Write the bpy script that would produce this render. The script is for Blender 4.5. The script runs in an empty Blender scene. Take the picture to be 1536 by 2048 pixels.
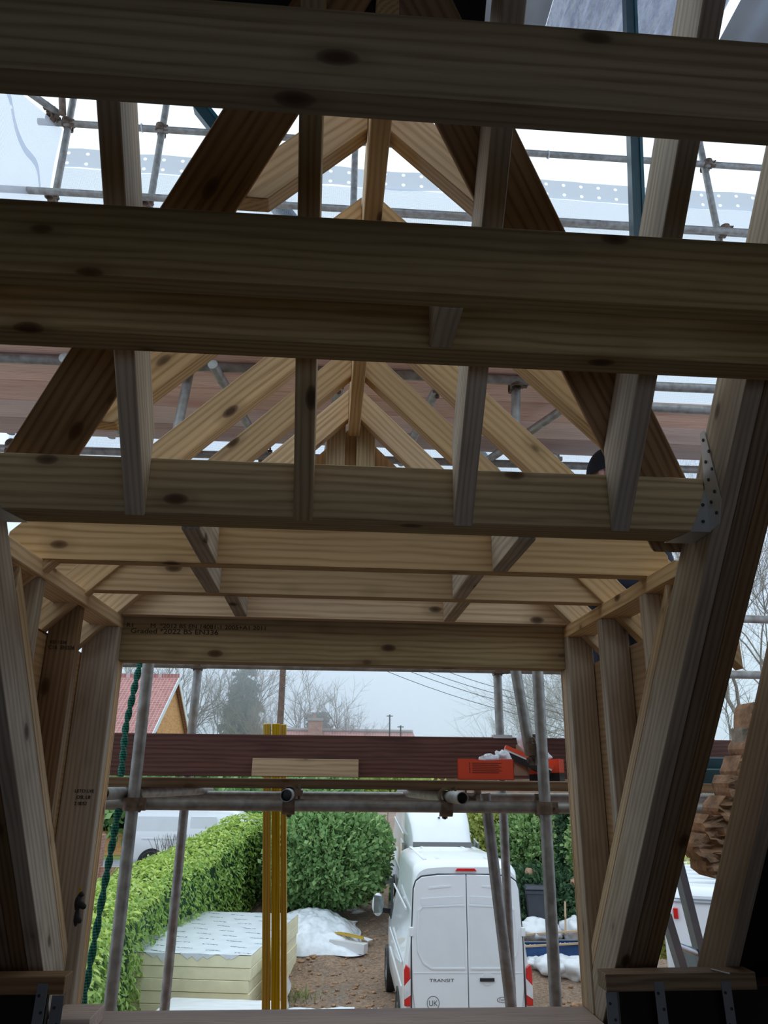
import bpy, bmesh, math, random
from mathutils import Vector, Matrix, noise
random.seed(7)
PI = math.pi
V = Vector
SC = bpy.context.scene
COL = SC.collection

# ------------------------------------------------------------------ camera
cam_data = bpy.data.cameras.new('camera')
cam = bpy.data.objects.new('camera', cam_data)
COL.objects.link(cam)
SC.camera = cam
YAW, PITCH, ROLL, FPX = math.radians(4.058), math.radians(19.193), math.radians(.594), 1531.0
fwd = V((math.sin(YAW)*math.cos(PITCH), math.cos(YAW)*math.cos(PITCH), math.sin(PITCH)))
rgt = fwd.cross(V((0, 0, 1))).normalized()
upv = rgt.cross(fwd)
r2 = math.cos(ROLL)*rgt + math.sin(ROLL)*upv
u2 = -math.sin(ROLL)*rgt + math.cos(ROLL)*upv
m = Matrix((r2, u2, -fwd)).transposed().to_4x4()
cam.matrix_world = m
cam_data.sensor_fit = 'VERTICAL'
cam_data.sensor_height = 36
cam_data.lens = 36*FPX/2048
cam_data.clip_start = .02
cam_data.clip_end = 500

# ------------------------------------------------------------------ sky, haze, exposure
SKY = [(0., (.41, .50, .66)), (.15, (.47, .57, .73)), (.5, (.66, .80, .92)), (1., (.86, .98, 1.05))]   # by sine of elevation
SKY_STRENGTH = 1.4
HAZE_DENSITY = .040
SC.view_settings.view_transform = 'Standard'
SC.view_settings.look = 'None'
SC.view_settings.gamma = 1
SC.view_settings.use_curve_mapping = False
SC.view_settings.exposure = .15
SC.cycles.max_bounces = 8
SC.cycles.diffuse_bounces = 5
SC.cycles.volume_bounces = 4
SC.cycles.transparent_max_bounces = 16
w = bpy.data.worlds.new('overcast_sky')
SC.world = w
w.use_nodes = True
nt = w.node_tree
bg = nt.nodes['Background']
tc = nt.nodes.new('ShaderNodeTexCoord')
sx = nt.nodes.new('ShaderNodeSeparateXYZ')
cr = nt.nodes.new('ShaderNodeValToRGB')
nt.links.new(tc.outputs['Generated'], sx.inputs[0])
nt.links.new(sx.outputs['Z'], cr.inputs[0])
nt.links.new(cr.outputs[0], bg.inputs[0])
els = cr.color_ramp.elements
els.new(.5); els.new(.5)
for e, (pos, c) in zip(els, SKY): e.position = pos; e.color = c+(1,)
bg.inputs[1].default_value = SKY_STRENGTH

# ------------------------------------------------------------------ helpers: materials
MATS = {}
class NT:
    def __init__(s, name):
        s.m = bpy.data.materials.new(name); s.m.use_nodes = True
        s.t = s.m.node_tree; s.n = s.t.nodes; s.l = s.t.links
        s.b = s.n['Principled BSDF']; s.out = s.n['Material Output']
        MATS[name] = s.m
    def add(s, typ, **kw):
        n = s.n.new('ShaderNode'+('Tex' if typ in ('Noise', 'Wave', 'Voronoi') else '')+typ)
        for k, v in kw.items():
            if k.startswith('i_'):
                n.inputs[k[2:].replace('_', ' ')].default_value = v
            else: setattr(n, k, v)
        return n
    def link(s, a, b): s.l.new(a, b)
    def ramp(s, fac, stops):
        r = s.add('ValToRGB'); e = r.color_ramp.elements
        while len(e) < len(stops): e.new(.5)
        for i, (p, c) in enumerate(stops):
            e[i].position = p; e[i].color = tuple(c)+(1,) if len(c) == 3 else c
        s.link(fac, r.inputs[0]); return r.outputs[0]
    def mix(s, fac, a, b, typ='MIX'):
        x = s.add('Mix', data_type='RGBA', blend_type=typ)
        for sock, val in ((x.inputs[0], fac), (x.inputs[6], a), (x.inputs[7], b)):
            if hasattr(val, 'is_linked'): s.link(val, sock)
            else: sock.default_value = val if not isinstance(val, tuple) else (val+(1,) if len(val) == 3 else val)
        return x.outputs[2]
    def math(s, op, a, b=0.0, clamp=False):
        x = s.add('Math', operation=op); x.use_clamp = clamp
        for i, val in enumerate((a, b)):
            if hasattr(val, 'is_linked'): s.link(val, x.inputs[i])
            else: x.inputs[i].default_value = val
        return x.outputs[0]
    def coord(s, kind='Object', scale=(1, 1, 1), rnd=True):
        tc = s.add('TexCoord'); mp = s.add('Mapping'); mp.inputs['Scale'].default_value = scale
        s.link(tc.outputs[kind], mp.inputs[0])
        if rnd:
            oi = s.add('ObjectInfo'); mm = s.add('VectorMath', operation='MULTIPLY')
            mm.inputs[1].default_value = (37., 61., 43.)
            s.link(oi.outputs['Random'], mm.inputs[0]); s.link(mm.outputs[0], mp.inputs['Location'])
        return mp.outputs[0]
    def bump(s, h, strength=.2, dist=.005):
        b = s.add('Bump'); b.inputs['Strength'].default_value = strength; b.inputs['Distance'].default_value = dist
        s.link(h, b.inputs['Height']); s.link(b.outputs[0], s.b.inputs['Normal'])
    def col(s, c):
        if hasattr(c, 'is_linked'): s.link(c, s.b.inputs['Base Color'])
        else: s.b.inputs['Base Color'].default_value = tuple(c)+(1,)
    def rough(s, v, metal=0.0):
        if hasattr(v, 'is_linked'): s.link(v, s.b.inputs['Roughness'])
        else: s.b.inputs['Roughness'].default_value = v
        s.b.inputs['Metallic'].default_value = metal

def wood(name, base, dark, knot=(.09, .045, .018), rough=.65, val=.16, knots=True, stain=None, sat=.12):
    s = NT(name)
    c = s.coord('Object', (1, 1, 1))
    mp = s.add('Mapping'); mp.inputs['Scale'].default_value = (.09, 1, 1); s.link(c, mp.inputs[0])
    wv = s.add('Wave', wave_type='RINGS', rings_direction='X', i_Scale=24., i_Distortion=4.5, i_Detail=2., i_Detail_Scale=1.2)
    s.link(mp.outputs[0], wv.inputs['Vector'])
    mp2 = s.add('Mapping'); mp2.inputs['Scale'].default_value = (4, 170, 170); s.link(c, mp2.inputs[0])
    nz = s.add('Noise', i_Scale=1., i_Detail=3.); s.link(mp2.outputs[0], nz.inputs['Vector'])
    nz2 = s.add('Noise', i_Scale=3.5, i_Detail=3.); s.link(mp.outputs[0], nz2.inputs['Vector'])
    g = s.math('ADD', s.math('ADD', s.math('MULTIPLY', wv.outputs[0], .30), s.math('MULTIPLY', nz.outputs[0], .45)), s.math('MULTIPLY', nz2.outputs[0], .25))
    colr = s.ramp(g, [(.30, base), (.52, tuple(.6*a+.4*b for a, b in zip(base, dark))), (.74, tuple(.85*b for b in dark))])
    blot = s.ramp(nz2.outputs[0], [(.3, (.72, .72, .74)), (.7, (1.15, 1.12, 1.08))])
    colr = s.mix(1.0, colr, blot, 'MULTIPLY')
    if stain:
        mp4 = s.add('Mapping'); mp4.inputs['Scale'].default_value = (1.2, 7, 7); s.link(c, mp4.inputs[0])
        nz3 = s.add('Noise', i_Scale=2., i_Detail=4.); s.link(mp4.outputs[0], nz3.inputs['Vector'])
        colr = s.mix(s.ramp(nz3.outputs[0], [(.5, (0, 0, 0)), (.72, (.7, .7, .7))]), colr, stain)
    if knots:
        mp3 = s.add('Mapping'); mp3.inputs['Scale'].default_value = (4.2, 8.5, 8.5); s.link(c, mp3.inputs[0])
        vo = s.add('Voronoi', i_Scale=1., i_Randomness=.95); s.link(mp3.outputs[0], vo.inputs['Vector'])
        k = s.ramp(vo.outputs['Distance'], [(.06, (1, 1, 1)), (.11, (.75, .75, .75)), (.14, (.25, .25, .25)), (.30, (0, 0, 0))])
        colr = s.mix(k, colr, knot)
    oi = s.add('ObjectInfo')
    hs = s.add('HueSaturation'); s.link(colr, hs.inputs['Color'])
    s.link(s.math('ADD', s.math('MULTIPLY', oi.outputs['Random'], 2*val), 1-val), hs.inputs['Value'])
    fr = s.math('FRACT', s.math('MULTIPLY', oi.outputs['Random'], 7.31))
    s.link(s.math('ADD', s.math('MULTIPLY', fr, 2*sat), 1-sat), hs.inputs['Saturation'])
    s.col(hs.outputs[0]); s.rough(rough)
    s.b.inputs['Specular IOR Level'].default_value = .25
    s.bump(g, .25, .0015)
    return s.m

def plain(name, c, rough=.6, metal=0., var=.12, scale=8., spec=.5, bump=0., coat=0.):
    s = NT(name)
    nz = s.add('Noise', i_Scale=scale, i_Detail=4.); s.link(s.coord('Object'), nz.inputs['Vector'])
    s.col(s.ramp(nz.outputs[0], [(.3, tuple(x*(1-var) for x in c)), (.7, tuple(min(1, x*(1+var)) for x in c))]))
    s.rough(rough, metal); s.b.inputs['Specular IOR Level'].default_value = spec
    s.b.inputs['Coat Weight'].default_value = coat
    if bump: s.bump(nz.outputs[0], bump, .02)
    return s.m

wood('fresh_softwood', (.74, .53, .31), (.56, .36, .18))
wood('treated_softwood', (.50, .37, .20), (.34, .23, .105))
wood('greyed_softwood', (.60, .50, .38), (.43, .34, .245), stain=(.30, .22, .15))
wood('old_softwood', (.33, .21, .115), (.20, .115, .06))
wood('dirty_softwood', (.56, .45, .38), (.42, .33, .27), stain=(.30, .21, .17), knots=False)
wood('dusty_sill', (.80, .66, .58), (.64, .51, .44), stain=(.50, .37, .32), knots=False)
wood('scaffold_board_wood', (.86, .66, .56), (.72, .49, .40), stain=(.56, .32, .28), knots=False, val=.25, sat=.25)
wood('wet_board_wood', (.16, .075, .06), (.09, .04, .032), stain=(.05, .025, .02), knots=False)
wood('yellow_treated_wood', (.66, .44, .045), (.45, .28, .02), knots=False)
wood('ply', (.62, .40, .20), (.50, .30, .14), knots=False)

def galv():
    s = NT('galvanised_tube')
    nz = s.add('Noise', i_Scale=22., i_Detail=5.); s.link(s.coord('Object'), nz.inputs['Vector'])
    nz2 = s.add('Noise', i_Scale=5., i_Detail=3.); s.link(s.coord('Object'), nz2.inputs['Vector'])
    c = s.ramp(nz.outputs[0], [(.3, (.25, .24, .215)), (.7, (.46, .45, .42))])
    c = s.mix(s.ramp(nz2.outputs[0], [(.55, (0, 0, 0)), (.75, (.55, .55, .55))]), c, (.30, .21, .13))
    s.col(c); s.rough(.5, .45); s.bump(nz.outputs[0], .15, .002)
galv()
plain('bright_steel', (.62, .64, .66), .35, .8)
plain('dull_steel', (.24, .25, .27), .5, .6)
plain('rusty_fitting', (.20, .14, .10), .75, .3, .4, 30)
plain('nail_head', (.05, .05, .05), .5, .6)
plain('teal_paint', (.005, .034, .040), .4, .0, .2)
plain('teal_edge', (.008, .062, .072), .35, .0, .2)
plain('white_paint', (.84, .86, .88), .28, 0, .02, 3, coat=.5)
plain('white_panel', (.78, .80, .82), .4, 0, .03, 3)
plain('seam_dark', (.05, .055, .06), .6)
plain('black_plastic', (.018, .018, .02), .45)
plain('black_rubber', (.02, .02, .02), .8, bump=.2)
plain('red_lens', (.62, .012, .012), .15, coat=1)
plain('clear_lens', (.75, .75, .77), .12, coat=1)
plain('alloy', (.55, .56, .58), .3, .8)
plain('dark_glass', (.03, .04, .045), .05, 0, .05, coat=1)
plain('mirror_glass', (.25, .32, .33), .05, .6)
plain('grey_lettering', (.12, .125, .13), .4, .2)
plain('orange_card', (.85, .085, .03), .55, 0, .04)
plain('brown_card', (.36, .22, .14), .8)
plain('white_sheet', (.82, .84, .88), .35, 0, .04, 3, coat=.3)
plain('crumpled_film', (.80, .84, .90), .25, 0, .1, 9, coat=.4)
plain('cream_foam', (.92, .85, .60), .7, 0, .06, 5)
plain('film_print', (.10, .13, .18), .7)
plain('ink', (.025, .018, .012), .8)
plain('navy_plastic', (.02, .075, .22), .45)
plain('green_plastic', (.02, .24, .10), .5, 0, .2)
plain('bin_grey', (.055, .06, .075), .55, 0, .1)
plain('roof_felt', (.012, .011, .010), .95, 0, .3)
plain('dark_floorboards', (.34, .28, .22), .8, 0, .3)
plain('skin', (.55, .31, .24), .55, 0, .06, 20)
plain('black_knit', (.012, .014, .02), .9, 0, .3, 60, bump=.4)
plain('navy_cloth', (.02, .025, .04), .9, 0, .2, 40)
plain('boot_leather', (.07, .045, .025), .6)
plain('mortar', (.42, .38, .31), .95, 0, .25, 20, bump=.8)
plain('lead', (.16, .18, .20), .5, .3)
plain('asphalt', (.26, .27, .29), .85, 0, .12, 4)
plain('render_grey', (.32, .31, .30), .9)
plain('soot_brick', (.20, .10, .075), .9, 0, .3, 12, bump=.5)
plain('old_brick', (.42, .25, .15), .95, 0, .45, 18, bump=.9)
plain('cable_black', (.06, .06, .065), .6)
plain('bark', (.16, .125, .10), .95, 0, .3, 20)
plain('pale_bark', (.30, .27, .22), .95, 0, .3, 20)
plain('timber_pole', (.16, .10, .075), .9, 0, .25, 6)
plain('white_fascia', (.75, .77, .78), .5)
plain('tin_grey', (.30, .33, .37), .5, .3, .12, 3)

def leafmat(name, stops, rough=.45, trans=.25, spec=.4):
    s = NT(name)
    at = s.add('Attribute', attribute_name='tint')
    c = s.ramp(at.outputs['Fac'], stops)
    s.col(c); s.rough(rough); s.b.inputs['Specular IOR Level'].default_value = spec
    tr = s.add('BsdfTranslucent'); s.link(c, tr.inputs[0])
    mx = s.add('MixShader'); mx.inputs[0].default_value = trans
    s.link(s.b.outputs[0], mx.inputs[1]); s.link(tr.outputs[0], mx.inputs[2]); s.link(mx.outputs[0], s.out.inputs[0])
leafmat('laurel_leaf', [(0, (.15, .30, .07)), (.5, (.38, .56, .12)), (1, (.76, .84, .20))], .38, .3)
leafmat('conifer_green', [(0, (.09, .20, .07)), (.6, (.25, .42, .16)), (1, (.44, .58, .23))], .7, .15, .2)
leafmat('conifer_gold', [(0, (.20, .28, .08)), (.6, (.46, .52, .14)), (1, (.64, .60, .19))], .7, .15, .2)
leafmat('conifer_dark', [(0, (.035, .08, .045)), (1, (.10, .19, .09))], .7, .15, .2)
leafmat('spruce_needle', [(0, (.03, .075, .06)), (1, (.08, .16, .12))], .8, .1, .2)
leafmat('lawn', [(0, (.20, .26, .07)), (1, (.34, .40, .12))], .8, .1, .2)

def printed():
    s = NT('printed_film'); c = s.coord('Object', rnd=False); sp = s.add('SeparateXYZ'); s.link(c, sp.inputs[0])
    nz = s.add('Noise', i_Scale=22., i_Detail=3.); s.link(c, nz.inputs['Vector'])
    y = s.math('ADD', s.math('ADD', sp.outputs[1], s.math('MULTIPLY', sp.outputs[0], .28)), s.math('MULTIPLY', nz.outputs[0], .05))
    row = s.math('LESS_THAN', s.math('FRACT', s.math('MULTIPLY', y, 2.3)), .13)
    x = s.math('ADD', s.math('MULTIPLY', sp.outputs[0], 1.75), s.math('MULTIPLY', s.math('FLOOR', s.math('MULTIPLY', y, 2.3)), .37))
    col_ = s.math('LESS_THAN', s.math('FRACT', x), .55)
    wd = s.math('GREATER_THAN', nz.outputs[0], .47)
    mk = s.math('MULTIPLY', s.math('MULTIPLY', row, col_), wd)
    n2 = s.add('Noise', i_Scale=4.); s.link(c, n2.inputs['Vector'])
    s.col(s.mix(mk, s.ramp(n2.outputs[0], [(.3, (.74, .79, .86)), (.7, (.84, .87, .91))]), (.07, .10, .15))); s.rough(.35); s.b.inputs['Coat Weight'].default_value = .3
printed()
def soil():
    s = NT('muddy_soil')
    c = s.coord('Object', rnd=False)
    n1 = s.add('Noise', i_Scale=1.3, i_Detail=6.); s.link(c, n1.inputs['Vector'])
    n2 = s.add('Noise', i_Scale=14., i_Detail=5., i_Roughness=.7); s.link(c, n2.inputs['Vector'])
    vo = s.add('Voronoi', i_Scale=9.); s.link(c, vo.inputs['Vector'])
    a = s.ramp(n2.outputs[0], [(.3, (.17, .11, .075)), (.5, (.35, .25, .18)), (.7, (.50, .40, .31))])
    b = s.ramp(n1.outputs[0], [(.35, (.75, .70, .68)), (.65, (1.1, 1.0, .92))])
    a = s.mix(1., a, b, 'MULTIPLY')
    a = s.mix(s.ramp(vo.outputs['Distance'], [(.08, (.6, .6, .6)), (.2, (0, 0, 0))]), a, (.55, .45, .36))
    s.col(a)
    wet = s.ramp(n1.outputs[0], [(.36, (.25, .25, .25)), (.46, (.9, .9, .9))])
    s.rough(wet); s.bump(n2.outputs[0], .9, .06)
soil()
def bricks(name, c1, c2, mort, scale=4.4):
    s = NT(name)
    c = s.coord('Object', rnd=False)
    mp = s.add('Mapping'); s.link(c, mp.inputs[0])
    sp = s.add('SeparateXYZ'); s.link(mp.outputs[0], sp.inputs[0])
    cb = s.add('CombineXYZ'); s.link(s.math('ADD', sp.outputs[0], sp.outputs[1]), cb.inputs[0]); s.link(sp.outputs[2], cb.inputs[1])
    br = s.add('TexBrick'); br.inputs['Scale'].default_value = scale
    br.inputs['Color1'].default_value = c1+(1,); br.inputs['Color2'].default_value = c2+(1,); br.inputs['Mortar'].default_value = mort+(1,)
    br.inputs['Mortar Size'].default_value = .02; br.inputs['Brick Width'].default_value = 1.; br.inputs['Row Height'].default_value = .33
    s.link(cb.outputs[0], br.inputs['Vector']); s.col(br.outputs[0]); s.rough(.9)
bricks('orange_brickwork', (.62, .26, .08), (.74, .38, .14), (.60, .48, .34))
bricks('red_brickwork', (.33, .15, .11), (.42, .22, .16), (.42, .36, .31))
def tiles():
    s = NT('red_roof_tiles')
    c = s.coord('Object', rnd=False)
    sp = s.add('SeparateXYZ'); s.link(c, sp.inputs[0])
    cb = s.add('CombineXYZ'); s.link(sp.outputs[0], cb.inputs[0]); s.link(sp.outputs[1], cb.inputs[1])
    br = s.add('TexBrick'); br.inputs['Scale'].default_value = 4.5
    br.inputs['Color1'].default_value = (.36, .13, .11, 1); br.inputs['Color2'].default_value = (.46, .19, .16, 1); br.inputs['Mortar'].default_value = (.58, .42, .42, 1)
    br.inputs['Mortar Size'].default_value = .05; br.inputs['Brick Width'].default_value = .9; br.inputs['Row Height'].default_value = .9
    br.offset = 0
    s.link(cb.outputs[0], br.inputs['Vector']); s.col(br.outputs[0]); s.rough(.7)
tiles()
def net(name, alpha_lo, alpha_hi, grid):
    s = NT(name)
    c = s.coord('Object', rnd=False)
    wx = s.add('Wave', bands_direction='X', i_Scale=grid, i_Distortion=.4); s.link(c, wx.inputs['Vector'])
    wz = s.add('Wave', bands_direction='Y', i_Scale=grid, i_Distortion=.4); s.link(c, wz.inputs['Vector'])
    mx_ = s.math('MAXIMUM', wx.outputs[0], wz.outputs[0])
    al = s.ramp(mx_, [(.45, (alpha_lo,)*3), (.9, (alpha_hi,)*3)])
    tp = s.add('BsdfTransparent'); tl = s.add('BsdfTranslucent'); tl.inputs[0].default_value = (.80, .84, .92, 1)
    df = s.add('BsdfDiffuse'); df.inputs[0].default_value = (.80, .83, .88, 1)
    m1 = s.add('MixShader'); m1.inputs[0].default_value = .35
    s.link(tl.outputs[0], m1.inputs[1]); s.link(df.outputs[0], m1.inputs[2])
    m2 = s.add('MixShader'); s.link(al, m2.inputs[0]); s.link(tp.outputs[0], m2.inputs[1]); s.link(m1.outputs[0], m2.inputs[2])
    s.link(m2.outputs[0], s.out.inputs[0])
net('debris_net', .25, .85, 42.)
def band(name):
    s = NT(name); c = s.coord('Object', rnd=False); sp = s.add('SeparateXYZ'); s.link(c, sp.inputs[0])
    fx = s.math('MULTIPLY', s.math('SUBTRACT', s.math('FRACT', s.math('MULTIPLY', sp.outputs[0], 7.4)), .5), .135)
    ds = []
    for y0 in (-.045, .045):
        dy = s.math('SUBTRACT', sp.outputs[1], y0)
        ds.append(s.math('ADD', s.math('MULTIPLY', fx, fx), s.math('MULTIPLY', dy, dy)))
    al = s.math('GREATER_THAN', s.math('MINIMUM', ds[0], ds[1]), .00017)
    tp = s.add('BsdfTransparent'); tl = s.add('BsdfTranslucent'); tl.inputs[0].default_value = (.84, .88, .95, 1)
    m2 = s.add('MixShader'); s.link(al, m2.inputs[0]); s.link(tp.outputs[0], m2.inputs[1]); s.link(tl.outputs[0], m2.inputs[2])
    s.link(m2.outputs[0], s.out.inputs[0])
band('net_band')
def tin():
    s = NT('weathered_tin')
    c = s.coord('Object', (2, .6, 1), rnd=True)
    n = s.add('Noise', i_Scale=9., i_Detail=6., i_Roughness=.75); s.link(c, n.inputs['Vector'])
    s.col(s.ramp(n.outputs[0], [(.35, (.25, .26, .33)), (.5, (.55, .58, .68)), (.65, (.82, .85, .92))])); s.rough(.5, .1)
    tr = s.add('BsdfTranslucent'); tr.inputs[0].default_value = (.55, .60, .72, 1)
    mx = s.add('MixShader'); mx.inputs[0].default_value = .18
    s.link(s.b.outputs[0], mx.inputs[1]); s.link(tr.outputs[0], mx.inputs[2]); s.link(mx.outputs[0], s.out.inputs[0])
tin()
def rope():
    s = NT('green_rope')
    wv = s.add('Wave', bands_direction='Z', i_Scale=30., i_Distortion=2.); s.link(s.coord('Object'), wv.inputs['Vector'])
    s.col(s.ramp(wv.outputs[0], [(.3, (.005, .06, .045)), (.7, (.02, .26, .17))])); s.rough(.7)
rope()

# ------------------------------------------------------------------ helpers: meshes
MW = {}
class MB:
    """collects shapes in world coordinates; build() links them as ONE mesh object"""
    def __init__(s): s.v = []; s.f = []; s.sm = []; s.mi = []; s.cur = 0; s.smooth = False
    def add(s, vs, fs, smooth=None):
        o = len(s.v); s.v += [V(p) for p in vs]
        for f in fs:
            s.f.append([i+o for i in f]); s.sm.append(s.smooth if smooth is None else smooth); s.mi.append(s.cur)
        return s
    def box(s, a, b, R=None, c=None):
        a, b = V(a), V(b)
        vs = [V((x, y, z)) for x in (a.x, b.x) for y in (a.y, b.y) for z in (a.z, b.z)]
        if R is not None:
            c = c or (a+b)/2
            vs = [R @ (p-c) + c for p in vs]
        return s.add(vs, [(0, 1, 3, 2), (4, 6, 7, 5), (0, 4, 5, 1), (2, 3, 7, 6), (0, 2, 6, 4), (1, 5, 7, 3)])
    def hexa(s, a, b):
        """two quads a,b (same winding) joined into a solid"""
        return s.add(list(a)+list(b), [(3, 2, 1, 0), (4, 5, 6, 7), (0, 1, 5, 4), (1, 2, 6, 5), (2, 3, 7, 6), (3, 0, 4, 7)])
    def bar(s, p0, p1, w, h, side, cut0=None, cut1=None):
        p0, p1 = V(p0), V(p1); ax = (p1-p0).normalized(); sd = V(side); sd = (sd-ax*sd.dot(ax)).normalized(); hh = ax.cross(sd)
        cs = [sd*a*w/2+hh*b*h/2 for a, b in ((-1, -1), (1, -1), (1, 1), (-1, 1))]
        q0, q1 = [], []
        for c in cs:
            a = p0+c; b = p1+c
            if cut0 is not None: n = V(cut0); a = a+ax*((p0-a).dot(n)/ax.dot(n))
            if cut1 is not None: n = V(cut1); b = b+ax*((p1-b).dot(n)/ax.dot(n))
            q0.append(a); q1.append(b)
        return s.hexa(q0, q1)
    def extrude(s, poly, d, smooth=None):
        poly = [V(p) for p in poly]; d = V(d); n = len(poly)
        return s.add(poly+[p+d for p in poly], [tuple(range(n))[::-1], tuple(range(n, 2*n))]+[(i, (i+1) % n, (i+1) % n+n, i+n) for i in range(n)], smooth)
    def tube(s, pts, r, n=14, caps=True, hollow=0., smooth=True):
        pts = [V(p) for p in pts]; rs = r if isinstance(r, (list, tuple)) else [r]*len(pts)
        up = None; rings = []
        for i, p in enumerate(pts):
            t = (pts[min(i+1, len(pts)-1)]-pts[max(i-1, 0)]).normalized()
            if up is None: up = t.orthogonal().normalized()
            up = (up-t*up.dot(t)).normalized(); bi = t.cross(up)
            rings.append([p+(up*math.cos(2*PI*k/n)+bi*math.sin(2*PI*k/n))*rs[i] for k in range(n)])
        o = [q for rg in rings for q in rg]; fs = []
        for i in range(len(pts)-1):
            for k in range(n): fs.append((i*n+k, i*n+(k+1) % n, (i+1)*n+(k+1) % n, (i+1)*n+k))
        s.add(o, fs, smooth)
        if hollow:
            t0 = (pts[1]-pts[0]).normalized(); t1 = (pts[-1]-pts[-2]).normalized()
            for rg, p, t in ((rings[0], pts[0], t0), (rings[-1], pts[-1], -t1)):
                inn = [p+(q-p)*hollow for q in rg]; deep = [q+t*.16 for q in inn]
                s.add(rg+inn+deep, [(k, (k+1) % n, n+(k+1) % n, n+k) for k in range(n)]+[(n+k, n+(k+1) % n, 2*n+(k+1) % n, 2*n+k) for k in range(n)]+[tuple(range(2*n, 3*n))], False)
        elif caps:
            s.add(rings[0], [tuple(range(n))[::-1]], False); s.add(rings[-1], [tuple(range(n))], False)
        return s
    def ring(s, c, axis, r0, r1, w, n=24):
        """annulus solid around axis"""
        c, ax = V(c), V(axis).normalized(); u = ax.orthogonal().normalized(); b = ax.cross(u); vs = []
        for k in range(n):
            d = u*math.cos(2*PI*k/n)+b*math.sin(2*PI*k/n)
            vs += [c+d*r0-ax*w/2, c+d*r1-ax*w/2, c+d*r1+ax*w/2, c+d*r0+ax*w/2]
        fs = []
        for k in range(n):
            j = (k+1) % n
            for e in range(4): fs.append((k*4+e, j*4+e, j*4+(e+1) % 4, k*4+(e+1) % 4))
        return s.add(vs, fs)
    def disc(s, c, axis, r, w, n=24): 
        ax = V(axis).normalized(); return s.tube([V(c)-ax*w/2, V(c)+ax*w/2], r, n, smooth=False)
    def ball(s, c, r, nu=14, nv=10, sc=(1, 1, 1), wob=0., seed=0, fr=2.):
        c = V(c); vs = []
        for j in range(nv+1):
            th = PI*j/nv
            for i in range(nu):
                ph = 2*PI*i/nu
                d = V((math.sin(th)*math.cos(ph)*sc[0], math.sin(th)*math.sin(ph)*sc[1], math.cos(th)*sc[2]))
                k = 1+wob*noise.noise(d*fr+V((seed*7.1, seed*3.3, seed)))
                vs.append(c+d*r*k)
        return s.add(vs, [(j*nu+i, (j+1)*nu+i, (j+1)*nu+(i+1) % nu, j*nu+(i+1) % nu) for j in range(nv) for i in range(nu)], True)
    def build(s, name, mat, parent=None, origin=None, axis=None, side=None, bevel=0., mats=None, attr=None):
        if not s.v: return None
        if origin is None:
            lo = V((min(p[i] for p in s.v) for i in range(3))); hi = V((max(p[i] for p in s.v) for i in range(3)))
            origin = (lo+hi)/2
        R = Matrix.Identity(3)
        if axis is not None:
            ax = V(axis).normalized(); sd = V(side if side is not None else (0, 0, 1))
            if abs(sd.normalized().dot(ax)) > .98: sd = ax.orthogonal()
            sd = (sd-ax*sd.dot(ax)).normalized()
            R = Matrix((ax, sd, ax.cross(sd))).transposed()
        W = Matrix.Translation(V(origin)) @ R.to_4x4(); Wi = W.inverted()
        me = bpy.data.meshes.new(name)
        me.from_pydata([Wi @ p for p in s.v], [], s.f)
        for p, k, mi in zip(me.polygons, s.sm, s.mi): p.use_smooth = k; p.material_index = mi
        for mm in ([mat]+(mats or [])): me.materials.append(MATS[mm])
        if attr:
            a = me.attributes.new('tint', 'FLOAT', 'POINT'); a.data.foreach_set('value', attr)
        bm = None
        if bevel:
            bm = bmesh.new(); bm.from_mesh(me)
            bmesh.ops.recalc_face_normals(bm, faces=bm.faces)
            es = [e for e in bm.edges if len(e.link_faces) == 2 and e.calc_face_angle(0) > .5]
            bmesh.ops.bevel(bm, geom=es, offset=bevel, segments=1, affect='EDGES', clamp_overlap=True)
            bm.to_mesh(me); bm.free()
        elif not attr:
            bm = bmesh.new(); bm.from_mesh(me); bmesh.ops.recalc_face_normals(bm, faces=bm.faces); bm.to_mesh(me); bm.free()
        o = bpy.data.objects.new(name, me); COL.objects.link(o)
        MW[o.name] = W
        if parent is not None:
            o.parent = parent; o.matrix_basis = MW[parent.name].inverted() @ W
        else: o.matrix_basis = W
        return o

def tag(o, label, cat, group=None, kind=None):
    o['label'] = label; o['category'] = cat
    if group: o['group'] = group
    if kind: o['kind'] = kind
    return o
def thing(name, loc, label, cat, group=None):
    o = bpy.data.objects.new(name, None); COL.objects.link(o); o.empty_display_size = .1
    o.location = loc; MW[o.name] = Matrix.Translation(V(loc))
    return tag(o, label, cat, group)
def struct(o): o['kind'] = 'structure'; return o
def timber(name, label, cat, p0, p1, w, h, side, mat, group=None, cut0=None, cut1=None, bev=.0022):
    mb = MB().bar(p0, p1, w, h, side, cut0, cut1)
    o = mb.build(name, mat, None, (V(p0)+V(p1))/2, V(p1)-V(p0), side, bev)
    return tag(o, label, cat, group)
def text_part(name, body, size, loc, xdir, updir, mat, parent, ext=.001, sx=1., align='LEFT'):
    cu = bpy.data.curves.new(name, 'FONT'); cu.body = body; cu.size = size; cu.extrude = ext; cu.align_x = align
    t = bpy.data.objects.new(name, cu)
    me = bpy.data.meshes.new_from_object(t); me.name = name
    bpy.data.objects.remove(t); bpy.data.curves.remove(cu)
    me.materials.clear(); me.materials.append(MATS[mat])
    x = V(xdir).normalized(); u = V(updir); u = (u-x*u.dot(x)).normalized(); n = x.cross(u)
    W = Matrix.Translation(V(loc)) @ Matrix((x*sx, u, n)).transposed().to_4x4()
    me.transform(Matrix.Diagonal((sx, 1, 1, 1)))
    W = Matrix.Translation(V(loc)) @ Matrix((x, u, n)).transposed().to_4x4()
    o = bpy.data.objects.new(name, me); COL.objects.link(o); MW[o.name] = W
    o.parent = parent; o.matrix_basis = MW[parent.name].inverted() @ W
    return o

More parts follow.
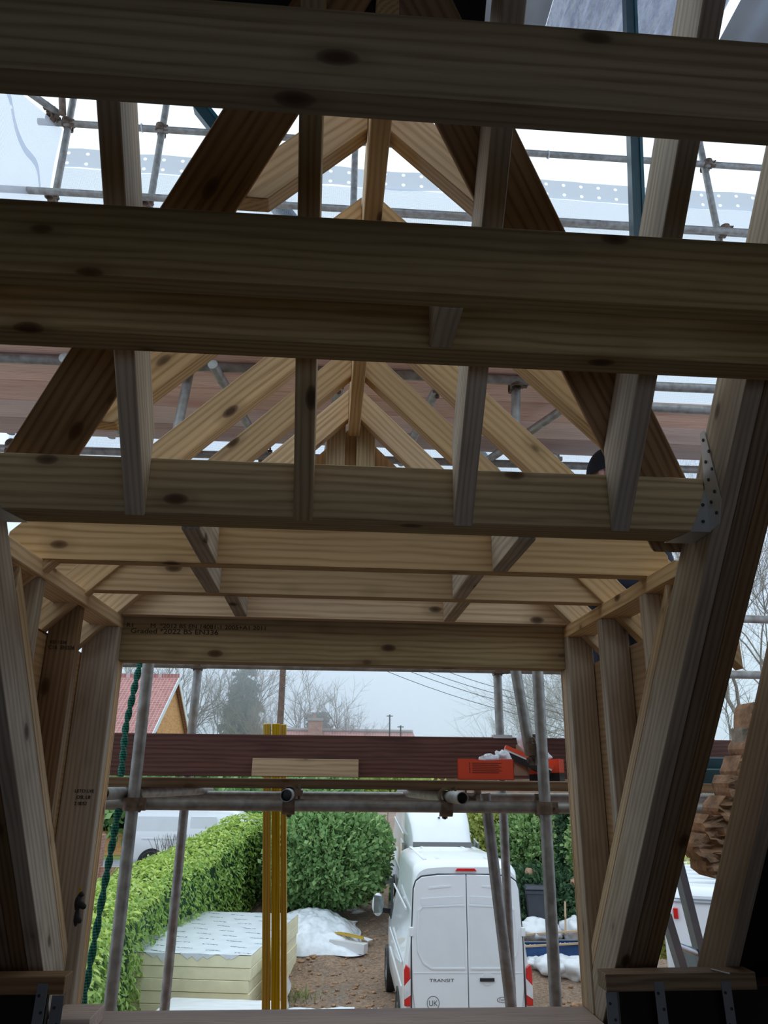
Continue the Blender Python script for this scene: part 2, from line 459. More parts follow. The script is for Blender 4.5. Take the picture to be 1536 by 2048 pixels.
# ------------------------------------------------------------------ loft shell
GZ = -4.1                      # ground level at the house, camera height is zero
T = 1.19                       # main roof pitch
def RZ(y, off=0.): return .59+off-T*(y-1.785)   # underside of the main rafters
def slab(name, pts, d, mat): return struct(MB().extrude(pts, d).build(name, mat))
YB = -1.8                      # back of the loft, with a window opening low in it
slab('floor', [(-2.3, YB, -1.5), (2.3, YB, -1.5), (2.3, 2.91, -1.5), (-2.3, 2.91, -1.5)], (0, 0, -.15), 'dark_floorboards')
for nm, x0, x1, z0, z1 in (('wall_back', -2.3, -.7, -1.5, 1.9), ('wall_back_right', 1.7, 2.3, -1.5, 1.9), ('wall_back_top', -.7, 1.7, .38, 1.9), ('wall_back_sill', -.7, 1.7, -1.5, -.9)):
    slab(nm, [(x0, YB, z0), (x1, YB, z0), (x1, YB, z1), (x0, YB, z1)], (0, -.1, 0), 'soot_brick')
for nm, x, d in (('wall_left', -2.3, -.2), ('wall_right', 2.3, .2)):
    slab(nm, [(x, YB, -1.5), (x, 3., -1.5), (x, 3., RZ(3., .21)), (x, -.6, RZ(-.6, .21)), (x, YB, 1.9)], (d, 0, 0), 'soot_brick')
slab('wall_front_left', [(-4, 2.90, -.86), (-.99, 2.90, -.86), (-.99, 2.90, -.66), (-4, 2.90, -.66)], (0, .30, 0), 'soot_brick')
slab('wall_front_right', [(1.40, 2.90, -.86), (5, 2.90, -.86), (5, 2.90, -.66), (1.40, 2.90, -.66)], (0, .30, 0), 'soot_brick')
slab('wall_front', [(-4, 2.92, -.86), (5, 2.92, -.86), (5, 2.92, GZ-.3), (-4, 2.92, GZ-.3)], (0, .28, 0), 'red_brickwork')
slab('ceiling', [(-2.5, -.6, RZ(-.6, .24)), (2.5, -.6, RZ(-.6, .24)), (2.5, YB-.1, 1.85), (-2.5, YB-.1, 1.85)], (0, -.02, .03), 'roof_felt')
def felt(name, x0, x1, y0, y1):
    slab(name, [(x0, y0, RZ(y0, .238)), (x1, y0, RZ(y0, .238)), (x1, y1, RZ(y1, .238)), (x0, y1, RZ(y1, .238))], (0, .01, .012), 'roof_felt')
felt('ceiling_left', -2.5, -.985, .90, 3.1)
felt('ceiling_right', 1.40, 2.5, .90, 3.1)
felt('ceiling_front', -2.5, 2.5, -.6, .90)
felt('ceiling_patch', -.985, .29, .90, 1.19)

# ------------------------------------------------------------------ main roof timbers
GJ, GR = 'joists of the main roof', 'rafters of the main roof'
timber('ceiling_joist', 'darkest and nearest long joist, crossing the top of the view with a knot cluster', 'joist', (-2.29, .7895, .9225), (2.29, .7895, .9225), .045, .145, (0, 1, 0), 'treated_softwood', GJ)
timber('ceiling_joist', 'second long joist from the top, crossing below the netting with a pale underside', 'joist', (-2.29, 1.2165, .9275), (2.29, 1.2165, .9275), .047, .155, (0, 1, 0), 'treated_softwood', GJ)
timber('ceiling_joist', 'third long joist from the top, wide beneath, joined to the second by a noggin', 'joist', (-2.29, 1.421, .9125), (2.29, 1.421, .9125), .07, .125, (0, 1, 0), 'treated_softwood', GJ)
timber('noggin', 'short pale noggin between the second and third long joists', 'noggin', (.213, 1.241, .90), (.213, 1.385, .90), .047, .10, (1, 0, 0), 'greyed_softwood')
for y0, lab in ((1.8085, 'front ply of the doubled trimmer beam, facing the loft, rafters butting against it'), (1.8585, 'rear ply of the doubled trimmer beam, on the dormer side of a thin gap')):
    timber('trimmer_beam', lab, 'beam', (-.838, y0, .6725), (.957, y0, .6725), .047, .145, (0, 1, 0), 'treated_softwood', 'plies of the doubled trimmer beam')
for x, lab, mt in ((-.475, 'leftmost cut rafter butting the trimmer beam, pale on its right side', 'greyed_softwood'), (-.072, 'narrow dark cut rafter just left of the dormer ridge', 'treated_softwood'),
               (.323, 'cut rafter just right of the dormer ridge, pale on its left side', 'greyed_softwood'), (.722, 'rightmost cut rafter butting the trimmer beam, beside the worker\'s head', 'greyed_softwood')):
    timber('rafter', lab, 'rafter', (x, 1.784, RZ(1.784, .1128)), (x, -.45, RZ(-.45, .1128)), .047, .145, (1, 0, 0), mt, GR, cut0=(0, 1, 0), cut1=(0, 1, 0))
timber('ceiling_joist', 'long joist overhead, just out of view before the nearest one', 'joist', (-2.29, .36, .9225), (2.29, .36, .9225), .045, .145, (0, 1, 0), 'treated_softwood', GJ)
# tripled trimmer rafters either side of the dormer
for x0, sgn, side in ((-.84, -1, 'left'), (.96, 1, 'right')):
    for k in range(3):
        xc = x0+sgn*(.0235+.0475*k)
        yb = 3.098
        lab = ('pale inner ply of the tripled %s trimmer rafter, bordering the dormer opening', 'middle ply of the tripled %s trimmer rafter', 'outer ply of the tripled %s trimmer rafter, furthest from the dormer')[k] % side
        timber('trimmer_rafter', lab, 'rafter', (xc, yb, RZ(yb, .1128)), (xc, -.45, RZ(-.45, .1128)), .046, .145, (1, 0, 0), 'greyed_softwood' if k == 0 else 'old_softwood', GR, cut0=(0, 0, 1), cut1=(0, 1, 0))
timber('rafter', 'far right rafter beside the broken brickwork, pale on its left face', 'rafter', (1.313, 2.845, RZ(2.93, .1128)), (1.313, .95, 1.93), .047, .145, (1, 0, 0), 'greyed_softwood', GR, cut0=(0, 0, 1), cut1=(0, 1, 0))
# valley boards lying on the rafters
def vb(lab, pts):
    P = [(x, y, RZ(y, .2276)) for x, y in pts]
    o = MB().extrude(P, (0, .0165, .0140)).build('valley_board', 'old_softwood', None, None, V(P[1])-V(P[0]), (0, T, 1), .002)
    tag(o, lab, 'board', 'valley boards')
vb('wide dark valley board sloping down to the left of the dormer ridge', [(.077, .992), (-.955, 1.95), (-.769, 1.95), (.077, 1.139)])
vb('wide dark valley board sloping down to the right of the dormer ridge', [(.081, 1.035), (1.085, 1.97), (.888, 1.97), (.081, 1.20)])
# joist hangers
def hanger(lab, sx):
    X = lambda x: x if sx > 0 else (-.838-(x-.957))
    t = thing('joist_hanger', (X(.957), 1.783, .60), lab, 'hanger', 'joist hangers of the trimmer beam')
    mb = MB().extrude([(X(.9585), y, z) for y, z in ((1.784, .60), (1.735, .605), (1.712, .66), (1.745, .865), (1.768, .865), (1.784, .70))], (-.0022*sx, 0, 0))
    mb.build('flange', 'bright_steel', t)
    MB().extrude([(X(x), 1.7845, z) for x, z in ((.957, .598), (.905, .598), (.925, .635), (.957, .715))], (0, -.0022, 0)).build('stirrup_side', 'bright_steel', t)
    MB().extrude([(X(x), y, .5995) for x, y in ((.957, 1.7825), (.905, 1.7825), (.880, 1.884), (.957, 1.884))], (0, 0, -.0022)).build('stirrup_seat', 'bright_steel', t)
    for y, z in ((1.755, .84), (1.735, .80), (1.758, .78), (1.732, .75), (1.756, .73), (1.735, .69), (1.758, .67), (1.74, .635)):
        MB().disc((X(.9555), y, z), (1, 0, 0), .0045, .003, 10).build('nail_head', 'nail_head', t)
    for x, z in ((.945, .67), (.94, .625)):
        MB().disc((X(x), 1.7815, z), (0, 1, 0), .0045, .003, 10).build('nail_head', 'nail_head', t)
hanger('perforated steel joist hanger at the right end of the trimmer beam', 1)
hanger('steel joist hanger at the left end of the trimmer beam, cut by the picture edge', -1)

# ------------------------------------------------------------------ dormer: sill, cheeks, head
tag(MB().box((-.838, 2.76, -.855), (.957, 3.10, -.761)).build('window_sill', 'dusty_sill', None, None, (1, 0, 0), (0, 1, 0), .003), 'broad dusty sill timber across the bottom of the dormer opening', 'sill')
tag(MB().box((-.83, 2.83, -.761), (-.70, 3.0, -.716)).build('timber_offcut', 'dusty_sill', None, None, (1, 0, 0), (0, 1, 0), .002), 'short timber offcut lying at the left end of the sill', 'offcut')
GS = 'studs of the dormer cheeks'
for side, xi, sg in (('left', -.805, -1), ('right', .953, 1)):
    jw = .130 if side == 'left' else .102
    full = timber('stud', 'full height jamb stud at the %s of the dormer opening' % side, 'stud', (xi+sg*jw/2, 3.022, -.761), (xi+sg*jw/2, 3.022, .543), jw, .047, (1, 0, 0), 'greyed_softwood', GS)
    timber('jack_stud', 'pale jack stud carrying the %s end of the window header' % side, 'stud', (xi+sg*jw/2, 3.0745, -.761), (xi+sg*jw/2, 3.0745, .4216), jw, .05, (1, 0, 0), 'fresh_softwood', GS)
    tag(MB().box((min(xi, xi+sg*(jw+.02)), 3.102, -.855), (max(xi, xi+sg*(jw+.02)), 3.116, .42)).build('sheathing_strip', 'ply', None, None, (0, 0, 1), (1, 0, 0)), 'thin sheathing strip on the outer edge of the %s jamb' % side, 'board')
    xc = -.8875 if side == 'left' else 1.0075
    for ys, yl in ((2.645, 'second'), (2.255, 'short')):
        lab = {'second': '%s cheek stud standing next to the window jamb', 'short': 'short %s cheek stud nearest the loft, against the trimmer rafter'}[yl] % side
        if side == 'left' and yl == 'second': lab = 'left cheek stud with a big oval knot and a black stamp near its top'
        o = timber('stud', lab, 'stud', (xc, ys, RZ(ys, .298)), (xc, ys, .543), .095, .047, (1, 0, 0), 'old_softwood' if (side == 'left' and yl == 'second') else 'greyed_softwood', GS, cut0=(0, T, 1))
        if side == 'left' and yl == 'second':
            MW[o.name] = o.matrix_basis.copy()
            text_part('stamp', 'C16  EN336', .017, (xc-.038, ys-.0246, .395), (1, 0, 0), (0, 0, 1), 'ink', o)
            text_part('stamp', 'KD 1336', .015, (xc-.036, ys-.0246, .413), (1, 0, 0), (0, 0, 1), 'ink', o)
    if side == 'left':
        MW[full.name] = full.matrix_basis.copy()
        for i, tx in enumerate(('LETO LVE', '  OSL LB', ' 2 0052')):
            text_part('stamp', tx, .016, (xi-.085, 2.9975, -.058-.021*i), (1, 0, 0), (0, 0, 1), 'ink', full)
    y0 = 1.94 if side == 'left' else 2.02
    xa, xb = (-.893, -.853) if side == 'left' else (1.016, 1.004)
    timber('top_plate', 'top plate of the %s dormer cheek, carrying the joists' % side, 'plate', (xa, y0, .567), (xb, 3.05, .567), .10, .048, (1, 0, 0), 'fresh_softwood', 'dormer cheek plates')
    xs = -.8865 if side == 'left' else 1.0065
    timber('sole_plate', 'thin sloping sole plate on top of the %s trimmer rafter' % side, 'plate', (xs, 2.08, RZ(2.08, .2625)), (xs, 2.99, RZ(2.99, .2625)), .093, .044, (1, 0, 0), 'fresh_softwood', 'dormer cheek plates', cut0=(0, 1, 0), cut1=(0, 1, 0))
    xo = xi+sg*(jw+.002)
    P = [(xo, 2.15, RZ(2.15, .30)), (xo, 2.15, .44), (xo, 3.10, .44), (xo, 3.10, RZ(3.10, .30))]
    tag(MB().extrude(P, (sg*.015, 0, 0)).build('cheek_sheathing', 'ply', None, None, (0, 1, 0), (1, 0, 0)), 'orange brown sheathing panel closing the outside of the %s dormer cheek' % side, 'panel')
hd = timber('window_header', 'header beam over the dormer opening, stamped with grading marks', 'beam', (-.88, 3.091, .527), (1.03, 3.091, .527), .074, .210, (0, 1, 0), 'treated_softwood')
MW[hd.name] = hd.matrix_basis.copy()
text_part('grading_stamp', 'Graded *2022 BS EN336', .027, (-.775, 3.0535, .529), (1, 0, 0), (0, 0, 1), 'ink', hd, sx=1.25)
text_part('grading_stamp', 'R1        M  *2012 BS EN 14081-1 2005+A1 2011', .023, (-.793, 3.0535, .552), (1, 0, 0), (0, 0, 1), 'ink', hd, sx=1.2)
# dormer ceiling joists with angled ends
GD = 'ceiling joists of the dormer'
for y, lab in ((2.208, 'nearest pale dormer ceiling joist, below the trimmer beam, with saw-cut angled ends'), (2.593, 'middle pale dormer ceiling joist'), (2.999, 'farthest pale dormer ceiling joist, just above the window header')):
    P = [(-.941, y, .591), (1.038, y, .591), (1.038, y, .659), (.97, y, .743), (-.87, y, .743), (-.941, y, .671)]
    tag(MB().extrude(P, (0, .047, 0)).build('dormer_joist', 'fresh_softwood', None, None, (1, 0, 0), (0, 1, 0), .002), lab, 'joist', GD)
GN = 'noggins of the dormer ceiling'
for (x, y0, y1, lab) in ((-.359, 1.884, 2.207, 'left noggin between the trimmer beam and the nearest dormer joist'), (.510, 1.884, 2.207, 'right noggin between the trimmer beam and the nearest dormer joist'),
                         (-.399, 2.256, 2.592, 'left noggin between the nearest and middle dormer joists'), (.450, 2.256, 2.592, 'right noggin between the nearest and middle dormer joists'),
                         (-.345, 2.641, 2.998, 'left noggin between the middle and farthest dormer joists'), (.4785, 2.641, 2.998, 'right noggin between the middle and farthest dormer joists')):
    timber('noggin', lab, 'noggin', (x, y0, .662), (x, y1, .662), .048, .137, (1, 0, 0), 'greyed_softwood', GN)
# dormer roof
RX = .079
timber('ridge_board', 'dormer ridge board running out over the opening, its pale underside seen from below', 'ridge', (RX, 1.16, 1.494), (RX, 3.01, 1.494), .048, .2055, (1, 0, 0), 'fresh_softwood')
GDR = 'rafters of the dormer roof'
for y, nm in ((1.44, 'shortest jack rafter, nearest the loft'), (1.79, 'long jack rafter landing on the valley board'), (2.215, 'first full rafter beyond the valley board'), (2.582, 'second full rafter beyond the valley board'), (2.951, 'outermost rafter in front of the gable boards')):
    for sg, side in ((-1, 'left'), (1, 'right')):
        zc = 1.6126-.0707+(.035 if y < 1.5 else 0)
        if y < 2: dx = zc-(.8376+T*(1.785-y))-.006; cut = (0, 0, 1)
        else: dx = 1.154; cut = (1, 0, 0)
        p0 = (RX+sg*.0255, y+.0235, zc-.0255); p1 = (RX+sg*dx, y+.0235, zc-dx)
        timber('dormer_rafter', '%s on the %s side of the dormer ridge' % (nm, side), 'rafter', p0, p1, .047, .10, (0, 1, 0), 'fresh_softwood', GDR, cut0=(1, 0, 0), cut1=cut)
for x0, x1, lab in ((-.037, .044, 'pale upright board under the left of the ridge in the far gable'), (.093, .172, 'pale upright board under the right of the ridge in the far gable')):
    xm = (x0+x1)/2
    timber('gable_stud', lab, 'stud', (xm, 3.035, .745), (xm, 3.035, 1.46), x1-x0, .04, (1, 0, 0), 'treated_softwood')
tag(MB().extrude([(-.653, 3.06, .738), (.812, 3.06, .738), (RX, 3.06, 1.465)], (0, .012, 0)).build('gable_sheathing', 'ply', None, None, (0, 0, 1), (0, 1, 0)), 'triangular brown sheathing closing the far gable of the dormer', 'panel')

# ------------------------------------------------------------------ wall plates, straps and the broken wall at the eaves
timber('wall_plate', 'short plate between the right trimmer rafter and the far right rafter', 'plate', (.872, 2.635, -.578), (1.345, 2.635, -.575), .075, .048, (0, 1, 0), 'old_softwood')
timber('wall_plate', 'end of the plate beside the foot of the left trimmer rafter', 'plate', (-1.4, 2.64, -.575), (-.728, 2.64, -.575), .075, .046, (0, 1, 0), 'old_softwood')
def strap(x, y, z0, z1, lab, dx=0., wd=.03):
    t = thing('restraint_strap', (x, y, z1), lab, 'strap', 'perforated restraint straps')
    MB().bar((x, y, z0), (x+dx, y, z1), wd, .0025, (1, 0, 0)).build('strap_plate', 'dull_steel', t)
    k = 0; z = z0-.03
    while z > z1 and k < 9:
        f = (z-z0)/(z1-z0)
        MB().disc((x+dx*f+(.006 if k % 2 else -.006), y-.002, z), (0, 1, 0), .0045, .003, 8).build('hole', 'nail_head', t); z -= .042; k += 1
strap(-.786, 2.596, -.568, -1.2, 'perforated steel strap hanging in the dark at bottom left', -.02)
strap(-.742, 2.605, -.60, -1.2, 'wide grey strap below the foot of the left trimmer rafter', -.01, .034)
strap(.888, 2.605, -.603, -1.2, 'wide grey strap below the foot of the right trimmer rafter', .01, .034)
strap(1.035, 2.596, -.575, -1.2, 'perforated steel strap on the right plate, nearer the dormer', .02)
strap(1.245, 2.596, -.575, -1.2, 'perforated steel strap on the right plate, at its far end', .02)
tag(MB().tube([(1.215, 2.62, -.548), (1.255, 2.58, -.552)], .003, 8).build('nail', 'bright_steel'), 'long bright nail lying on the right plate', 'nail')
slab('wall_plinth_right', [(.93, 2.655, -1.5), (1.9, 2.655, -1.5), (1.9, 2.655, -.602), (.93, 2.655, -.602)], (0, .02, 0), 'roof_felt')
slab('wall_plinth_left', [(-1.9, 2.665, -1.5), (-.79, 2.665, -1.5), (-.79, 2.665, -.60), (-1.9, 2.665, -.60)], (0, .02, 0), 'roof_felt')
# old brickwork
t = thing('broken_brickwork', (1.62, 3.0, -.30), 'jagged stub of old broken brickwork behind the far right rafter', 'brickwork')
rows = [(1.67, .21, .12), (1.635, .125, .085), (1.59, .045, .08), (1.545, -.03, .08), (1.49, -.10, .075), (1.435, -.165, .07), (1.385, -.225, .065), (1.43, -.285, .06)]
rb = random.Random(8)
for i, (x0, z, h) in enumerate(rows):
    n = 7; front = []; back = []; top = []
    nu, nv = 14, 7
    def pt(u, v, dep):
        x = x0+.30*u+(.022*noise.noise(V((v*1.5, i*5.3, 1)))+.008*noise.noise(V((v*7, i*3.1, 7))))*(1-u)-.012-.03*math.sin(PI*v)*(1-u)
        zz = z-h*.70+h*1.40*v+.012*noise.noise(V((u*6, v*2, i*2.7)))-.045*u*(i == 7)
        yy = 2.93+dep+.02*noise.noise(V((u*7, v*7, i*1.9)))
        return V((x, yy, zz))
    mb = MB()
    for dep in (0., .13):
        vs = [pt(a/nu, b/nv, dep) for b in range(nv+1) for a in range(nu+1)]
        mb.add(vs, [(b*(nu+1)+a, b*(nu+1)+a+1, (b+1)*(nu+1)+a+1, (b+1)*(nu+1)+a) for b in range(nv) for a in range(nu)])
    o = (nu+1)*(nv+1)
    for b in range(nv):
        for a in (0, nu): mb.f.append([b*(nu+1)+a, (b+1)*(nu+1)+a, (b+1)*(nu+1)+a+o, b*(nu+1)+a+o]); mb.sm.append(False); mb.mi.append(0)
    for a in range(nu):
        for b in (0, nv): mb.f.append([b*(nu+1)+a, b*(nu+1)+a+1, b*(nu+1)+a+1+o, b*(nu+1)+a+o]); mb.sm.append(False); mb.mi.append(0)
    mb.build('brick', 'old_brick', t)
MB().box((1.60, 2.95, -.24), (1.95, 3.04, .20)).build('mortar', 'mortar', t)
# corner of masonry inside, bottom right
t = thing('masonry_corner', (1.6, 2.35, -.9), 'dusty brick corner with a lead strip at the bottom right edge', 'brickwork')
MB().box((1.43, 2.38, -.90), (1.95, 2.70, -.66)).build('brick', 'soot_brick', t, bevel=.008)
MB().ball((1.455, 2.42, -.635), .07, 14, 8, (.7, .8, .55), .5, 4, 3).ball((1.53, 2.44, -.63), .09, 14, 8, (.8, .7, .5), .5, 8, 3).build('mortar', 'mortar', t)
MB().bar((1.47, 2.37, -.68), (1.80, 2.30, -.80), .06, .012, (0, 1, .6)).build('lead_strip', 'lead', t)
tag(MB().box((1.455, 2.50, -.55), (1.95, 2.52, -.22)).build('plywood_offcut', 'ply', None, None, (1, 0, 0), (0, 1, 0)), 'brown board standing in the dark at the right picture edge', 'board')
# glove wedged in the left cheek
GS0 = len(COL.objects)
t = thing('work_glove', (-.80, 2.72, -.45), 'black glove wedged low between the left jamb stud and trimmer rafter', 'glove')
mb = MB().ball((-.805, 2.74, -.365), .034, 14, 10, (.7, .7, 1.5), .15, 2, 2).ball((-.80, 2.73, -.45), .03, 12, 10, (.6, .7, 1.9), .15, 5, 2)
mb.build('palm', 'black_rubber', t)
MB().tube([(-.80, 2.73, -.365), (-.775, 2.72, -.375), (-.752, 2.71, -.385), (-.742, 2.71, -.388)], [.02, .021, .018, .008], 10).build('finger', 'black_rubber', t)
MB().tube([(-.80, 2.73, -.455), (-.785, 2.72, -.463), (-.768, 2.71, -.472), (-.760, 2.71, -.474)], [.02, .019, .015, .007], 10).build('finger', 'black_rubber', t)
MB().tube([(-.805, 2.75, -.33), (-.79, 2.74, -.31), (-.775, 2.73, -.318)], [.016, .018, .008], 10).build('finger', 'black_rubber', t)
MB().bar((-.803, 2.73, -.30), (-.800, 2.73, -.265), .012, .004, (1, 0, 0)).build('label_tab', 'yellow_treated_wood', t)

t.location = (-.815, 2.95, -.452); t.scale = (.5, .5, .5); t.rotation_euler = (0, 0, 0)

# ------------------------------------------------------------------ scaffold
TR = .02415
def tube(name, lab, a, b, group=None, hollow=0., mat='galvanised_tube', cat='tube', r=TR):
    o = MB().tube([a, b], r, 18, hollow=hollow).build(name, mat, None, (V(a)+V(b))/2, V(b)-V(a))
    return tag(o, lab, cat, group)
GT = 'galvanised scaffold tubes'
# standards
tube('scaffold_standard', 'inner upright scaffold pole at the left of the opening, beside the green rope', (-.768, 3.35, GZ+.02), (-.757, 3.35, 1.45), GT)
tube('scaffold_standard', 'inner upright scaffold pole at the right of the opening, behind the red boxes\' coupler', (.919, 3.35, GZ+.02), (.923, 3.35, 1.45), GT)
tube('scaffold_standard', 'outer upright scaffold pole second from the left, against the insulation stack', (-.775, 4.45, GZ+.02), (-.73, 4.45, .62), GT)
tube('scaffold_standard', 'outer upright scaffold pole above the toe board, left of the slanting tube', (1.012, 4.45, GZ+.02), (.985, 4.45, .66), GT)
tube('slanting_tube', 'short slanting tube ending open beside the right inner pole', (.80, 3.47, .88), (.902, 3.47, .10), GT, hollow=.86)
tube('raking_tube', 'raking tube leaning across the van below the deck', (.725, 3.62, -.06), (1.115, 3.62, -4.05), GT)
# ledgers and transoms
tube('ledger_tube', 'lower long ledger tube under the working deck, nearest the loft', (-1.9, 3.405, -.105), (2.6, 3.405, -.112), GT)
tube('ledger_tube', 'far ledger tube under the outer edge of the working deck', (-1.9, 4.40, -.098), (2.6, 4.40, -.088), GT)
tube('guard_rail', 'guard rail across the top of the opening, just below the header', (-1.9, 4.40, .592), (1.6, 4.40, .602), GT)
tube('transom_tube', 'left open-ended transom tube poking out under the deck', (-.142, 3.17, -.066), (-.135, 4.6, -.066), GT, hollow=.86)
tube('transom_tube', 'right open-ended transom tube poking out under the deck', (.545, 3.17, -.070), (.44, 4.6, -.070), GT, hollow=.86)
tube('transom_tube', 'short transom tube tucked behind the left jamb under the deck', (-.84, 3.2, -.066), (-.62, 4.5, -.066), GT, hollow=.86)
# decks
GB = 'boards of the working deck'
for k, lab in enumerate(('nearest scaffold board of the working deck, its edge facing the loft', 'second scaffold board of the working deck from the loft', 'third scaffold board of the working deck from the loft', 'outermost scaffold board of the working deck, under the toe board')):
    y = 3.41+.232*k
    timber('deck_board', lab, 'board', (-1.9, y+.1125, -.023), (2.5, y+.1125, -.027), .225, .038, (0, 1, 0), 'old_softwood', GB)
tb = timber('toe_board', 'dark wet toe board standing on edge along the far side of the deck', 'board', (-1.9, 4.36, .107), (2.5, 4.36, .116), .038, .215, (0, 1, 0), 'wet_board_wood')
timber('timber_offcut', 'orange brown plank offcut leaning against the toe board', 'offcut', (-.38, 4.318, .05), (.183, 4.318, .05), .03, .09, (0, 1, 0), 'yellow_treated_wood').data.materials[0] = MATS['fresh_softwood']
GU = 'boards of the overhead lift'
ords = ('board of the overhead lift nearest the house', 'second board of the overhead lift from the house', 'third board of the overhead lift from the house', 'fourth board of the overhead lift from the house', 'outermost board of the overhead lift')
for k in range(5):
    y = 3.24+.229*k
    x1 = 1.55 if k < 2 else 3.4
    timber('lift_board', 'reddish brown '+ords[k], 'board', (-3.2, y+.1125, 1.972), (x1, y+.1125, 1.972), .225, .038, (0, 1, 0), 'scaffold_board_wood', GU)
tube('ledger_tube', 'overhead ledger tube under the near edge of the upper boards', (-3.2, 3.43, 1.926), (3.2, 3.40, 1.926), GT)
tube('ledger_tube', 'overhead ledger tube below the far edge of the upper boards, in front of the netting', (-3.2, 4.42, 1.86), (3.2, 4.30, 1.86), GT)
tube('tie_tube', 'tube crossing the netting near the right trimmer rafter', (1.5, 3.60, 1.905), (3.2, 3.62, 1.905), GT)
for x0, x1, lab in ((-1.30, -1.22, 'leftmost sloping transom under the upper boards'), (-.60, -.42, 'sloping transom under the upper boards, left of the ridge'), (.02, -.05, 'sloping transom under the upper boards, behind the ridge'), (.52, .42, 'sloping transom under the upper boards, right of the ridge'), (1.32, .92, 'slanted transom under the upper boards, above the worker')):
    tube('transom_tube', lab, (x0, 3.30, 1.875), (x1, 4.45, 1.885), GT)
tube('puncheon_tube', 'upright tube rising from the upper boards left of the ridge', (-.78, 3.47, 1.50), (-.74, 3.47, 1.96), GT)
tube('puncheon_tube', 'upright tube above the worker, right of the ridge', (.90, 3.47, 1.50), (.93, 3.47, 2.02), GT)
tube('guard_rail', 'top guard rail carrying the debris netting', (-2.2, 4.44, 4.425), (4.2, 4.44, 4.44), GT)
tube('guard_rail', 'middle guard rail in front of the debris netting', (-3.0, 4.36, 3.745), (4.2, 4.36, 3.76), GT)
tube('guard_rail', 'second rail just above the middle guard rail', (.2, 4.52, 3.87), (4.2, 4.52, 3.88), GT)
tube('guard_rail', 'return guard rail running back towards the house at top left', (-2.05, 4.40, 4.47), (-2.75, 3.2, 4.20), GT)
for x0, x1, lab in ((-2.0, -2.0, 'corner upright of the upper netting at the far left'), (-1.39, -1.33, 'leaning upright of the upper netting, second from the left'), (.075, .075, 'upright of the upper netting behind the ridge'), (2.83, 2.74, 'upright of the upper netting at the far right')):
    tube('scaffold_standard', lab, (x0, 4.47, 1.99), (x1+(x1-x0)*.1, 4.47, 4.9), GT)
tube('rusty_strut', 'short rusty strut rising from the top left corner coupler', (-2.0, 4.35, 4.42), (-2.1, 4.35, 5.0), None, mat='rusty_fitting')
tube('guard_rail', 'upper rail crossing the bare tree at the right edge', (1.6, 4.40, .935), (3.6, 4.40, .925), GT)
tube('guard_rail', 'lower rail crossing the bare tree at the right edge', (1.6, 4.42, .603), (3.6, 4.42, .596), GT)
# couplers
def coupler(lab, c, a, b, mat='rusty_fitting', r=TR):
    c = V(c); a = V(a).normalized(); b = V(b).normalized(); n = a.cross(b)
    if n.length < .1: n = a.orthogonal()
    n.normalize()
    t = thing('scaffold_coupler', c, lab, 'coupler', 'scaffold couplers')
    ca, cb = c-n*(r+.001), c+n*(r+.001)
    for cc, ax, ot in ((ca, a, b), (cb, b, a)):
        MB().ring(cc, ax, r+.0005, r+.009, .05, 20).build('clamp_band', mat, t)
        f = cc+ot*(r+.016)
        MB().bar(f-ax*.024, f+ax*.024, .022, .03, n).build('hinge_lug', mat, t)
        MB().tube([f-n*.035, f+n*.045], .006, 8).build('bolt', mat, t)
        MB().tube([f+n*.028, f+n*.042], .012, 6, smooth=False).build('nut', mat, t)
ZZ, XX, YY = (0, 0, 1), (1, 0, 0), (0, 1, 0)
coupler('coupler joining the left inner pole to the ledger, with the rope tied to it', (-.765, 3.378, -.107), ZZ, XX)
coupler('coupler joining the right inner pole to the ledger, with a dark bolt', (.920, 3.378, -.110), ZZ, XX)
coupler('swivel coupler holding the slanting tube to the right inner pole', (.908, 3.41, .125), (.10, 0, -1), ZZ)
coupler('coupler hanging below the left open-ended transom tube', (-.140, 3.405, -.086), YY, XX)
coupler('coupler hanging below the right open-ended transom tube', (.515, 3.405, -.090), YY, XX)
coupler('coupler at the top of the second outer pole, on the guard rail', (-.731, 4.425, .595), ZZ, XX)
coupler('coupler on the guard rail above the red boxes', (.986, 4.425, .60), ZZ, XX)
coupler('corner coupler cluster in the top left corner of the netting', (-2.0, 4.455, 4.425), ZZ, XX)
coupler('second coupler in the top left corner, on the return rail', (-2.1, 4.40, 4.46), (-.5, -.86, -.2), XX)
coupler('coupler on the top guard rail, second upright from the left', (-1.338, 4.455, 4.43), ZZ, XX)
coupler('coupler on the middle rail at the foot of the left corner upright', (-2.0, 4.415, 3.75), ZZ, XX)
coupler('curved coupler on the middle rail, second upright from the left', (-1.36, 4.415, 3.75), ZZ, XX)
coupler('coupler on the top guard rail behind the dormer ridge', (.075, 4.455, 4.43), ZZ, XX)
coupler('coupler on the top guard rail at the far right', (2.755, 4.455, 4.435), ZZ, XX)
coupler('coupler on the middle rails at the far right', (2.78, 4.415, 3.80), ZZ, XX)
coupler('coupler under the leftmost upper transom, on the near ledger', (-1.295, 3.43, 1.90), YY, XX)
coupler('coupler on the far overhead ledger at the left edge', (-1.95, 4.40, 1.86), YY, XX)
coupler('coupler on the far overhead ledger, seen between the left dormer rafters', (-.44, 4.40, 1.872), YY, XX)
coupler('coupler under the transom behind the ridge', (.01, 3.42, 1.90), YY, XX)
coupler('coupler under the transom right of the ridge', (.51, 3.42, 1.90), YY, XX)
coupler('coupler on the upright above the worker', (.915, 3.45, 1.92), ZZ, XX)
coupler('pale coupler on the far overhead ledger above the worker\'s head', (1.36, 4.32, 1.868), YY, XX, 'bright_steel')
coupler('coupler on the far ledger, right of the deck\'s right transom', (.80, 4.40, -.09), XX, YY)
